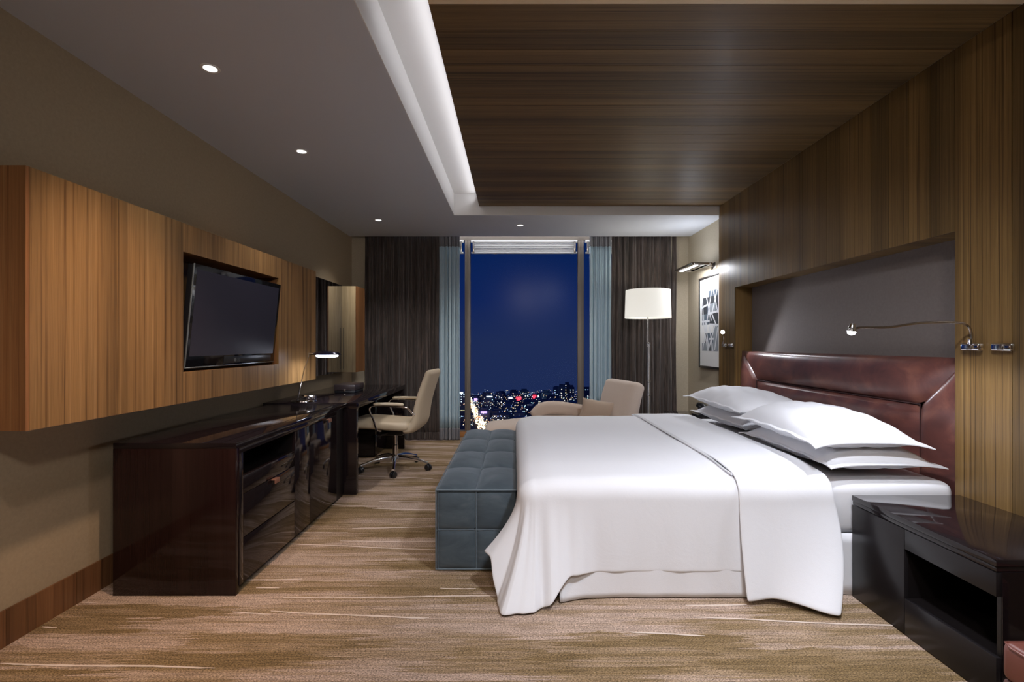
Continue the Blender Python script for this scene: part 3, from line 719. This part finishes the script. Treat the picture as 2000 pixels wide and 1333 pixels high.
# turned-back sheet band
def hem_t(t): return .012+.02*math.exp(-((t-.18)/.2)**2)
def fl_t(t): return .085+.12*smooth((t-.15)/.33)
def fold_t(t, v_): return .004*v_*math.sin(t*30+1)
cloth('turned_back_edge', 1.10, 1.565, hem_t, fl_t, .600, M_white, dv, False, seed=4, lift=.010, fold=fold_t, nx=24, thick=.010, rad=.10, shift=lambda t, v_: -.10*smooth(t/.465)*v_**1.8+.06*smooth(t/.465)*math.sin(PI*v_)*.5)
MB().tube([(1.098, YN+.05+(YB-YN-.1)*k/30, .601-.022*(1-smooth(min((k)/5, (30-k)/5, 1)))) for k in range(31)], .006, 8).build('fold_edge', M_white, dv)

def pillow(x, y, z, lx, ly, T_, label, seed, rot=0, droop=0, tilt=0):
    r = random.Random(seed); ph = [r.uniform(0, 6) for _ in range(12)]; nu, nv = 44, 60
    mb = MB(); M = Matrix.Translation((x, y, z))@Matrix.Rotation(math.radians(rot), 4, 'Z')@Matrix.Rotation(math.radians(tilt), 4, 'X')
    ft, fb_ = [], []
    def h(u, v_):
        a, b_ = abs(u)/.90, abs(v_)/.94
        if a >= 1 or b_ >= 1: return 0
        return ((1-a**2.6)*(1-b**2.4 if False else 1-b_**2.8))**.62
    def pt(u, v_, s_):
        pin = 1-.05*abs(v_)**3*(1-abs(u)**2) ; pin2 = 1-.05*abs(u)**3*(1-abs(v_)**2)
        px = u*lx/2*(1-.07*(1-abs(v_)**4)*abs(u)**6) ; py = v_*ly/2*(1-.045*(1-abs(u)**4)*abs(v_)**6)
        hh = h(u, v_)
        wr = .004*math.sin(u*9+v_*5+ph[0])+.003*math.sin(u*17-v_*11+ph[1])+.004*math.sin(v_*23+u*3+ph[2])*smooth((abs(u)-.5)/.4)
        zz = s_*(T_*.5*hh*(1.05 if s_ > 0 else .85)+.0025)+wr*hh*s_-droop*(abs(u)**3+abs(v_)**3)*.5*(1)+.004*math.sin(v_*14+ph[3])*smooth((abs(u)-.85)/.1)
        return Vector((px, py, zz))
    for s_, st in ((1, ft), (-1, fb_)):
        for i in range(nu+1): st.append([mb.bm.verts.new(pt(2*i/nu-1, 2*j/nv-1, s_)) for j in range(nv+1)])
        for i in range(nu):
            for j in range(nv): mb.bm.faces.new([st[i][j], st[i+1][j], st[i+1][j+1], st[i][j+1]])
    ring = [(i, 0) for i in range(nu)]+[(nu, j) for j in range(nv)]+[(i, nv) for i in range(nu, 0, -1)]+[(0, j) for j in range(nv, 0, -1)]
    for k in range(len(ring)):
        a, b_ = ring[k], ring[(k+1) % len(ring)]
        mb.bm.faces.new([ft[a[0]][a[1]], ft[b_[0]][b_[1]], fb_[b_[0]][b_[1]], fb_[a[0]][a[1]]])
    o = mb.build('pillow', M_white, None, M=M); return tag(o, label, 'pillow')
pillow(1.86, 2.99, .645, .58, 1.02, .19, 'lower white pillow of the near stack, beside the near nightstand', 1, 0, .028)
pillow(1.90, 4.06, .650, .56, 1.00, .19, 'lower white pillow of the far stack, nearly hidden', 2, 2, .02)
pillow(1.83, 4.00, .785, .58, 1.00, .19, 'upper white pillow of the far stack, toward the window', 3, 3, .020, 1)
pillow(1.80, 2.99, .765, .58, 1.04, .21, 'upper white pillow of the near stack, bright under the reading lamp', 4, -2, .045)

# headboard
hb = thing('headboard', (2.28, 3.73, .3), 'padded reddish brown leather headboard set in the timber niche', 'headboard')
xb = 2.262; hy0, hy1, hz0, hz1 = 2.494, 4.964, .10, 1.166; iy0, iy1, iz1 = 2.776, 4.645, .902
B('core', M_leather, hb, xb, 2.355, hy0, hy1, hz0, hz1-.01, .004)
n_ = (-1, 0, 0)
P3 = lambda y, z: (xb, y, z)
MB().puff([P3(hy0, hz1), P3(hy1, hz1), P3(iy1, iz1), P3(iy0, iz1)], n_, .042, .0, 40, 14, 4).build('border_pad', M_leather, hb)
MB().puff([P3(hy0, hz1), P3(iy0, iz1), P3(iy0, .35), P3(hy0, .10)], n_, .042, .0, 14, 30, 4).build('border_pad', M_leather, hb)
MB().puff([P3(hy1, hz1), P3(iy1, iz1), P3(iy1, .35), P3(hy1, .10)], n_, .042, .0, 14, 30, 4).build('border_pad', M_leather, hb)
MB().puff([P3(hy0, .10), P3(hy1, .10), P3(iy1, .35), P3(iy0, .35)], n_, .042, .0, 40, 14, 4).build('border_pad', M_leather, hb)
MB().puff([P3(iy0, .35), P3(iy1, .35), P3(iy1, iz1), P3(iy0, iz1)], n_, .046, .0, 40, 20, 8).build('centre_pad', M_leather, hb)
MB().tube([(xb-.012, iy0, .35), (xb-.012, iy0, iz1), (xb-.012, iy1, iz1), (xb-.012, iy1, .35)], .004, 8).build('seam_piping', M_seam, hb)

# reading lamps
def reading(name, ym, path, head, label, power):
    t = thing('reading_lamp', (XA, ym, 1.20), label, 'lamp')
    for k, yy in enumerate((ym+.01, ym-.135)):
        mm = MB(); mm.box(XA-.030 if k == 0 else XA-.022, XA-.0005, yy-.050, yy+.050, 1.204, 1.240, .0085, 3)
        o = mm.build('mount' if k == 0 else 'switch_block', M_chrome, t)
        B('cap', M_steel, o, XA-.0335 if k == 0 else XA-.0255, XA-.030 if k == 0 else XA-.022, yy-.012, yy+.012, 1.209, 1.235, .001)
    MB().tube([(XA-.030, ym, 1.235), (XA-.030, ym, 1.26)], [.011, .010], 12).build('swivel', M_chrome, t)
    # smooth the goose neck
    pts = [Vector(p) for p in path]; sm = []
    for i in range(len(pts)-1):
        p0, p1, p2, p3 = pts[max(i-1, 0)], pts[i], pts[i+1], pts[min(i+2, len(pts)-1)]
        for k in range(6):
            u = k/6; sm.append(.5*((2*p1)+(p2-p0)*u+(2*p0-5*p1+4*p2-p3)*u*u+(3*p1-p0-3*p2+p3)*u**3))
    sm.append(pts[-1])
    MB().tube(sm, .0058, 10).build('gooseneck', M_steel, t)
    d = Vector(head[1]).normalized(); hp = Vector(head[0])
    hd_ = MB().lathe([(0, -.028), (.010, -.026), (.014, -.01), (.020, .004), (.020, .012), (.017, .013)], hp, 24, tuple(d)).build('head', M_chrome, t)
    MB().lathe([(0, .0115), (.018, .0115), (.018, .016), (.014, .025), (0, .030)], hp, 20, tuple(d)).build('led_lens', M_led, hd_)
    lamp('SPOT', 'reading_lamp_light', hp+d*.035, power, (.88, .90, 1), .012, target=hp+d, angle=178, blend=.25)
    return t
reading('near', 2.37, [(XA-.030, 2.37, 1.25), (XA-.028, 2.37, 1.285), (2.145, 2.37, 1.322), (2.09, 2.372, 1.338), (1.93, 2.378, 1.336), (1.785, 2.385, 1.316), (1.66, 2.39, 1.314), (1.635, 2.39, 1.312)], ((1.612, 2.39, 1.308), (-.12, .05, -1)), 'reading lamp on a long gooseneck fixed right of the headboard, lit', 14)
reading('far', 5.16, [(XA-.030, 5.16, 1.25), (XA-.032, 5.155, 1.30), (XA-.045, 5.12, 1.345), (2.12, 5.05, 1.368), (2.08, 4.97, 1.368), (2.06, 4.92, 1.362)], ((2.045, 4.90, 1.358), (-.5, -.75, -.5)), 'reading lamp on the far timber pillar beside the picture, lit', 8)

# nightstands
def nightstand(ya_, yb_, label, detail=True):
    t = thing('nightstand', (1.9, (ya_+yb_)/2, 0), label, 'nightstand'); L_ = yb_-ya_
    X0_, X1_ = 1.658, 2.188
    B('top', M_lacquer, t, X0_, X1_, ya_, yb_, .470, .495, .002)
    B('under_top', M_lacquer, t, X0_+.003, X1_, ya_+.003, yb_-.003, .452, .4685, .001)
    yn = yb_-.33
    c = MB(); c.box(X0_+.02, X1_, yn+.004, yb_-.004, .03, .451); c.box(X1_-.02, X1_, ya_+.004, yn, .03, .451); c.box(X0_+.02, X1_-.02, ya_+.004, yn, .03, .156); c.box(X0_+.02, X1_-.02, ya_+.004, ya_+.02, .156, .451); c.box(X0_+.02, X1_-.02, ya_+.02, yn, .375, .451)
    c.build('carcass', M_lacq_in, t, smooth=False)
    B('door', M_satin, t, X0_+.001, X0_+.02, yn+.0015, yb_-.002, .004, .449, .001)
    B('drawer', M_satin, t, X0_+.001, X0_+.02, ya_+.003, yn-.0015, .366, .449, .001)
    B('base_panel', M_satin, t, X0_+.001, X0_+.02, ya_+.003, yn-.0015, .004, .156, .001)
    B('side_panel', M_lacquer, t, X0_+.021, X1_, ya_, ya_+.004, .004, .451)
    return t
nightstand(1.722, 2.46, 'espresso lacquered nightstand with an open shelf, near side of bed')
nightstand(4.80, 5.52, 'dark lacquered nightstand on the far side of the bed, below the picture')
# phone on the far stand
ph = thing('telephone', (1.98, 5.2, .495), 'small black telephone on the far nightstand behind the pillows', 'telephone')
MB().prism([(1.86, .4955), (2.05, .4955), (2.05, .56), (1.86, .515)], 5.06, 5.24).build('base', M_black, ph, smooth=False)
MB().tube([(1.93, 5.05, .59), (1.93, 5.08, .605), (1.93, 5.15, .615), (1.93, 5.22, .605), (1.93, 5.25, .59)], [.022, .024, .014, .024, .022], 12).build('handset', M_black, ph)
B('cradle', M_black, ph, 1.90, 1.96, 5.12, 5.18, .53, .602, .004)
# ottoman
ot = thing('ottoman', (1.70, 1.32, 0), 'oxblood leather cube stool at the lower right corner', 'stool')
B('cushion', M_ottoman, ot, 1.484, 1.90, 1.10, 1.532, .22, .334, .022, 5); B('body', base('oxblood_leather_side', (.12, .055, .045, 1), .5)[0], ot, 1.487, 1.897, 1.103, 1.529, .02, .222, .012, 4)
MB().tube([(1.486, 1.12, .325), (1.486, 1.50, .325), (1.50, 1.531, .325), (1.88, 1.531, .325)], .004, 8).build('piping', M_ottoman, ot)
for x_ in (1.53, 1.85):
    for y_ in (1.15, 1.48): MB().lathe([(0, 0), (.015, 0), (.02, .022), (0, .022)], (x_, y_, 0), 14).build('foot', M_black, ot)

# ------------------------------------------------------------------ chaise, cushion, floor lamp
ch = thing('chaise_armchair', (.6, 5.3, 0), 'oatmeal upholstered chaise armchair between the bed and the window', 'armchair')
MB().sweep([(-.30, 5.30, .335), (-.2, 5.30, .345), (.1, 5.30, .355), (.5, 5.30, .36), (1.0, 5.30, .35), (1.22, 5.30, .34)], lambda t: .56+.16*smooth(t*2), lambda t: .11+.055*smooth(t*2.5), 36, 4.5, .07).build('seat', M_tan, ch)
B('base', M_tan, ch, -.16, 1.25, 5.02, 5.60, .12, .30, .03, 4)
CM = Matrix.Translation((1.06, 5.34, 0))@Matrix.Rotation(math.radians(13), 4, 'Z')
MB().sweep([(.02, 0, .36), (.045, 0, .50), (.085, 0, .68), (.125, 0, .80), (.135, 0, .845)], .72, lambda t: .20-.02*t, 36, 7, .05).build('backrest', M_tan, ch, M=CM)
MB().sweep([(.24, 5.66, .40), (.27, 5.66, .47), (.36, 5.66, .515), (.52, 5.66, .515), (.80, 5.66, .47), (1.10, 5.66, .43)], .13, .15, 28, 3, .05).build('armrest', M_tan, ch)
B('arm_panel', M_tan, ch, .25, 1.15, 5.60, 5.71, .12, .44, .03, 4)
for x_ in (-.1, 1.15):
    for y_ in (5.08, 5.55): MB().lathe([(0, 0), (.014, 0), (.02, .125), (0, .125)], (x_, y_, 0), 14).build('leg', M_black, ch)
def cushion(M, lx, ly, T_, m, label):
    mb = MB(); n = 24
    def pt(u, v_, s_):
        hgt = max(0, (1-abs(u)**2.2)*(1-abs(v_)**2.2))**.6
        return Vector((u*lx/2*(1-.10*(1-v_*v_)*abs(u)**4), v_*ly/2*(1-.14*(1-u*u)*abs(v_)**4), s_*(T_/2*hgt)))
    A = [[mb.bm.verts.new(pt(2*i/n-1, 2*j/n-1, 1)) for j in range(n+1)] for i in range(n+1)]
    for i in range(n):
        for j in range(n): mb.bm.faces.new([A[i][j], A[i+1][j], A[i+1][j+1], A[i][j+1]])
    B_ = [[mb.bm.verts.new(pt(2*i/n-1, 2*j/n-1, -1)) for j in range(n+1)] for i in range(n+1)]
    for i in range(n):
        for j in range(n): mb.bm.faces.new([B_[i][j], B_[i][j+1], B_[i+1][j+1], B_[i+1][j]])
    return tag(mb.build('cushion', m, None, M=M), label, 'cushion')
cushion(Matrix.Translation((.90, 5.33, .515))@Matrix.Rotation(math.radians(9), 4, 'Y')@Matrix.Rotation(math.radians(-62), 4, 'X'), .40, .30, .13, M_tan2, 'small sand coloured lumbar cushion on the chaise armchair')

fp = thing('floor_lamp', (1.60, 5.94, 0), 'chrome floor lamp with a wide cream drum shade beside the armchair', 'lamp')
lx, ly = 1.60, 5.94
MB().lathe([(0, 0), (.15, 0), (.155, .008), (.14, .022), (.03, .03), (0, .03)], (lx, ly, 0), 36).build('base', M_chrome, fp)
MB().tube([(lx, ly, .02), (lx, ly, 1.10), (lx, ly, 1.24)], [.014, .014, .013], 14).build('lower_pole', M_pole, fp)
MB().tube([(lx-.012, ly, 1.20), (lx-.012, ly, 1.60)], .010, 14).build('upper_pole', M_pole, fp)
for z in (.62, .78, 1.22): MB().lathe([(0, 0), (.020, 0), (.022, .01), (.020, .03), (0, .03)], (lx, ly, z), 18).build('joint', M_chrome, fp)
MB().tube([(lx, ly-.02, 1.235), (lx-.03, ly-.03, 1.235)], .006, 8).build('knob', M_chrome, fp)
sh = MB(); sh.lathe([(.256, 1.868), (.258, 1.868), (.268, 1.546), (.266, 1.546), (.256, 1.868)], (lx-.01, ly, 0), 56)
so_ = sh.build('shade', M_shade, fp)
MB().lathe([(.2575, 1.872), (.2595, 1.866), (.2575, 1.862)], (lx-.01, ly, 0), 56).build('shade_trim', M_shade, fp); MB().lathe([(.2675, 1.552), (.2705, 1.548), (.2675, 1.543)], (lx-.01, ly, 0), 56).build('shade_trim', M_shade, fp)
MB().lathe([(0, 1.565), (.262, 1.565)], (lx-.01, ly, 0), 48).build('diffuser', M_shade, fp)
lamp('POINT', 'floor_lamp_bulb', (lx-.01, ly, 1.74), 2.2, (1, .93, .80), .05)

# ------------------------------------------------------------------ picture and picture light
pf = thing('framed_picture', (XR, 5.7, .955), 'framed black and white abstract print on the right wall', 'picture')
py0, py1, pz0, pz1 = 5.40, 6.02, .955, 2.015; fx = XR-.030
f = MB(); w_ = .026
f.box(fx, XR-.001, py0, py0+w_, pz0, pz1, .002); f.box(fx, XR-.001, py1-w_, py1, pz0, pz1, .002); f.box(fx, XR-.001, py0+w_, py1-w_, pz0, pz0+w_, .002); f.box(fx, XR-.001, py0+w_, py1-w_, pz1-w_, pz1, .002)
f.build('frame', M_frame_dark, pf); B('mat_board', M_mat, pf, XR-.022, XR-.002, py0+w_, py1-w_, pz0+w_, pz1-w_)
ay0, ay1, az0, az1 = 5.46, 5.93, 1.155, 1.84
ink = [base('ink_black', (.03, .035, .045, 1), .7)[0], base('ink_slate', (.10, .13, .17, 1), .7)[0], base('ink_grey', (.28, .31, .35, 1), .7)[0]]
ra = random.Random(11); vs = [0, .13, .30, .44, .62, .78, .90, 1.0]
for r_, (v0, v1) in enumerate(zip(vs, vs[1:])):
    us = [0]+sorted(ra.uniform(.15, .85) for _ in range(3))+[1]
    for u0, u1 in zip(us, us[1:]):
        if u1-u0 < .05 or ra.random() < .12: continue
        pts = [(ay1-(ay1-ay0)*a, az0+(az1-az0)*b_) for a, b_ in ((u0, v0), (u1, v0), (u1, v1), (u0, v1))]
        MB().prism(pts, XR-.0228, XR-.0215, 'x').build('print_shape', ink[ra.choice((0, 0, 1, 1, 2))], pf, smooth=False)
M_paper = base('print_paper', (.70, .72, .76, 1), .8)[0]
for k, (u0, v0, u1, v1) in enumerate([(.05, .02, .35, .55), (.38, .0, .10, .48), (.30, .45, .62, 1.0), (.60, .5, .22, 1.0), (.70, .0, .48, .40), (.45, .05, .85, .45), (.92, .4, .62, .62), (.62, .6, .95, 1.0), (.98, .62, .72, 1.0), (.0, .5, .5, .5), (.0, .74, .4, .78), (.1, .52, .02, 1.), (.5, .44, 1, .42), (.22, .52, .45, .0), (.8, .02, .98, .38), (.4, .62, .95, .64), (.46, .2, .74, .2)]):
    a = Vector((0, ay1-(ay1-ay0)*u0, az0+(az1-az0)*v0)); b_ = Vector((0, ay1-(ay1-ay0)*u1, az0+(az1-az0)*v1)); d_ = (b_-a).normalized(); n2_ = Vector((0, -d_.z, d_.y))*.011
    q = [a+n2_, a-n2_, b_-n2_, b_+n2_]
    MB().prism([(p.y, p.z) for p in q], XR-.0236-.0001*k, XR-.0226, 'x').build('print_stripe', M_paper, pf, smooth=False)
pl = thing('picture_light', (2.1, 5.72, 2.11), 'chrome rectangular picture light on a wall arm above the print', 'light')
rl = MB(); X0_, X1_, Y0_, Y1_, zz = 1.925, 2.155, 5.43, 6.00, 2.108
rl.box(X0_, X0_+.03, Y0_, Y1_, zz-.012, zz+.012, .004); rl.box(X1_-.03, X1_, Y0_, Y1_, zz-.012, zz+.012, .004); rl.box(X0_+.03, X1_-.03, Y0_, Y0_+.03, zz-.012, zz+.012, .004); rl.box(X0_+.03, X1_-.03, Y1_-.03, Y1_, zz-.012, zz+.012, .004)
rl.build('frame', M_steel, pl); B('crossbar', M_chrome, pl, X0_+.09, X1_-.06, Y0_+.03, Y1_-.03, zz-.010, zz+.006, .003)
B('light_tube', M_led_soft, pl, X0_+.05, X0_+.085, Y0_+.04, Y1_-.04, zz-.016, zz-.010)
B('arm', M_chrome, pl, X1_, XR-.006, 5.62, 5.66, zz-.008, zz+.010, .003); B('wall_plate', M_chrome, pl, XR-.006, XR, 5.58, 5.70, zz-.03, zz+.04, .002)
lamp('AREA', 'picture_light_down', (2.03, 5.715, 2.085), 5, (.95, .96, 1), .05, rot=(0, math.radians(-18), 0), size_y=.5)
lamp('AREA', 'picture_light_up', (2.03, 5.715, 2.125), 1.2, (.85, .9, 1), .05, rot=(PI, 0, 0), size_y=.45)

# ------------------------------------------------------------------ city far below
GZ = -100
M_ground = base('night_ground', (.06, .09, .16, 1), .9)[0]  # bluish lift paints night haze into the ground colour
struct(B('ground', M_ground, None, -900, 900, 300, 985, GZ-1, GZ))
tower_m = [base('tower_'+str(i), c_, .8)[0] for i, c_ in enumerate([(.12, .15, .25, 1), (.18, .22, .34, 1), (.24, .28, .42, 1)])]  # blue albedo raised to paint distance haze onto the towers
win_m = [emit('lit_window_'+str(i), c_, s_) for i, (c_, s_) in enumerate([((1, .75, .4), 1.2), ((.7, .9, 1), 1.0), ((.5, .9, 1), .8), ((1, .95, .85), 1.3), ((.35, .5, 1), .8), ((1, .5, .25), 1)])]
M_red = emit('red_sign', (1, .03, .05), 1.6); M_white_sign = emit('white_sign', (.8, .95, 1), 1.8); M_violet = emit('violet_sign', (.45, .3, 1), 1.6); M_cyan = emit('cyan_beacon', (.55, 1, 1), 8); M_yel = emit('yellow_sign', (1, .85, .3), 1.5)
rc = random.Random(21)
def quad(bm, x, y, z, w_, h_, mi):
    vs = [bm.verts.new(p) for p in ((x-w_/2, y, z-h_/2), (x+w_/2, y, z-h_/2), (x+w_/2, y, z+h_/2), (x-w_/2, y, z+h_/2))]
    f_ = bm.faces.new(vs); f_.material_index = mi
def building(x, y, w_, d_, h_, dens, label, group, sign=None, step=None):
    t = thing('building', (x, y, GZ), label, 'building', group)
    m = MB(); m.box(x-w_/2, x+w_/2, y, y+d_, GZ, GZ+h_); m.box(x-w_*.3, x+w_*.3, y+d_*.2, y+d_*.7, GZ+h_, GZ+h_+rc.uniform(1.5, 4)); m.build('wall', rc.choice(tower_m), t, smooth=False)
    bw = MB(); nx_ = max(2, int(w_/4)); nz_ = max(2, int(h_/3.6)); mi_ = rc.choice((0, 1, 1, 2, 3)); any_ = False
    for i in range(nx_):
        for k in range(nz_):
            if rc.random() < dens:
                quad(bw.bm, x-w_/2+(i+.5)*w_/nx_, y-.15, GZ+(k+.6)*h_/nz_, 1.5, 1.3, mi_ if rc.random() < .6 else rc.randrange(6)); any_ = True
    if any_: stuff(bw.build('lit_windows', win_m, t, smooth=False))
    if sign:
        sm_, sw, shh, sz = sign; B('sign', sm_, t, x-sw/2, x+sw/2, y-1.2, y-.3, GZ+h_+sz-shh/2, GZ+h_+sz+shh/2)
    return t
G0 = 'dim low city blocks far below the window'
def P(px, D): return (px-1003)/980*D
# road line px->x at distance
def road_x(D): return -79+(907-D)*(44/317)
special = []
for (px, D, w_, h_, lab) in [(1087, 935, 11, 20, 'dark apartment tower leftmost of the cluster on the right skyline'), (1097, 918, 12, 23, 'dark apartment tower second from left in the right skyline cluster'), (1108, 935, 11, 25, 'dark apartment tower, tallest in the right skyline cluster'), (1117, 915, 9, 22, 'dark apartment tower rightmost of the right skyline cluster'), (1148, 880, 20, 22, 'dark reddish tower seen in the right window light')]:
    special.append((P(px, D), D, w_, 14, h_, .4, lab, None))
for (px, D, w_, h_, dn, lab, sg) in [(901, 760, 12, 26, .5, 'tower with a white rooftop sign in the left window light', (M_white_sign, 5, 2.2, 1)),
  (1013, 870, 14, 10, .4, 'city block with a large red sign left of the armchair', (M_red, 9, 7, -4)), (997, 866, 9, 10, .3, 'city block with a pale lit front beside the red sign', (M_white_sign, 6, 6, -4)),
  (1044, 865, 12, 12, .4, 'city block with a tall red sign above the armchair arm', (M_red, 5.5, 8, -3)), (1037, 740, 10, 9, .3, 'city block with a bright white sign near the armchair arm', (M_white_sign, 4.5, 4, -2)),
  (929, 822, 10, 12, .5, 'city block with a violet lit roof at the far end of the avenue', (M_violet, 5, 4, -2)), (945, 684, 16, 10, .5, 'city block with a violet lit sign right of the avenue', (M_violet, 8, 2.4, -2)),
  (956, 850, 15, 12, .4, 'city block with a long white lit roofline', (M_white_sign, 10, 1.2, 0)), (903, 700, 12, 9, .3, 'city block with a yellow lit sign left of the avenue', (M_yel, 8, 2.4, -2))]:
    special.append((P(px, D), D, w_, 12, h_, dn, lab, None, sg))
boxes = [(P(1051, 900), 895, 4, 10), (P(1068, 895), 890, 4, 10)]
def free(x, y, w_, d_):
    for (a, b_, c_, e_) in boxes:
        if abs(x-a) < (w_+c_)/2+1.5 and y < b_+e_+4 and b_ < y+d_+4: return False
    return True
for q in special: boxes.append((q[0], q[1], q[2], q[3])); building(*q)
n_b = 0
for D in (600, 645, 690, 735, 780, 825, 870, 910, 945):
    x = -.16*D-20
    while x < .22*D:
        w_ = rc.uniform(12, 26); h_ = rc.uniform(5, 13); d_ = rc.uniform(12, 18); yy = D+rc.uniform(-10, 10)
        if abs(x+w_/2-road_x(D)) > w_/2+9 and free(x+w_/2, yy, w_, d_) and rc.random() < .9:
            side = 'left of the avenue' if x+w_/2 < road_x(D) else 'right of the avenue'
            building(x+w_/2, yy, w_, d_, h_, .2, 'dim low city block with scattered lit windows '+side, G0+', '+side); boxes.append((x+w_/2, yy, w_, d_)); n_b += 1
        x += w_+rc.uniform(2, 12)
for (px, py, D, lab) in [(1051, 775, 900, 'mast with a bright cyan lamp on the skyline'), (1068, 776, 895, 'mast with a small pale lamp right of the bright cyan one')]:
    xx = P(px, D); zz_ = 1.2-(py-672)/980*D; rr = 1.7 if px == 1051 else 1.0
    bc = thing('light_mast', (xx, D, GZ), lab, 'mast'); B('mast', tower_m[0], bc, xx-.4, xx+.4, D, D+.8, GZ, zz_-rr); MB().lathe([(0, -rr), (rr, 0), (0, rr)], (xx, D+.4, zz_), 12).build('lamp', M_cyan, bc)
# scattered street lights: one uncountable mass
sl = MB()
for k in range(2200):
    D = rc.uniform(570, 975); x = rc.uniform(-.16, .25)*D; s_ = rc.uniform(.35, .9)
    if not free(x, D, 1, 1): continue
    mi_ = rc.choice((0, 0, 1, 1, 2, 3, 4, 5)); quad(sl.bm, x, D, GZ+rc.uniform(4, 13), s_, s_, mi_)
o = stuff(sl.build('street_lights', win_m, None, smooth=False)); tag(o, 'countless tiny street lights scattered over the night city', 'lights')
av = MB(); hot = [emit('headlamp_warm', (1, .62, .25), 4), emit('headlamp_white', (1, .85, .6), 5), emit('tail_red', (1, .25, .12), 2.5)]
for k in range(430):
    D = 570+(rc.random()**1.3)*360; x = road_x(D)+rc.uniform(-6, 6)*(1.1-(D-570)/600); s_ = rc.uniform(.5, 1.3)
    quad(av.bm, x, D, GZ+rc.uniform(.6, 2.5), s_, s_, rc.choice((0, 0, 1, 1, 2)))
o = stuff(av.build('traffic_lights_stream', hot, None, smooth=False)); tag(o, 'dense stream of vehicle lights along the avenue at lower left of the window', 'traffic')
rd = MB(); rd.bm.faces.new([rd.bm.verts.new(p) for p in ((road_x(560)-9, 560, GZ+.1), (road_x(560)+9, 560, GZ+.1), (road_x(980)+9, 980, GZ+.1), (road_x(980)-9, 980, GZ+.1))])
struct(rd.build('road', base('asphalt', (.05, .045, .04, 1), .6)[0], None, smooth=False))
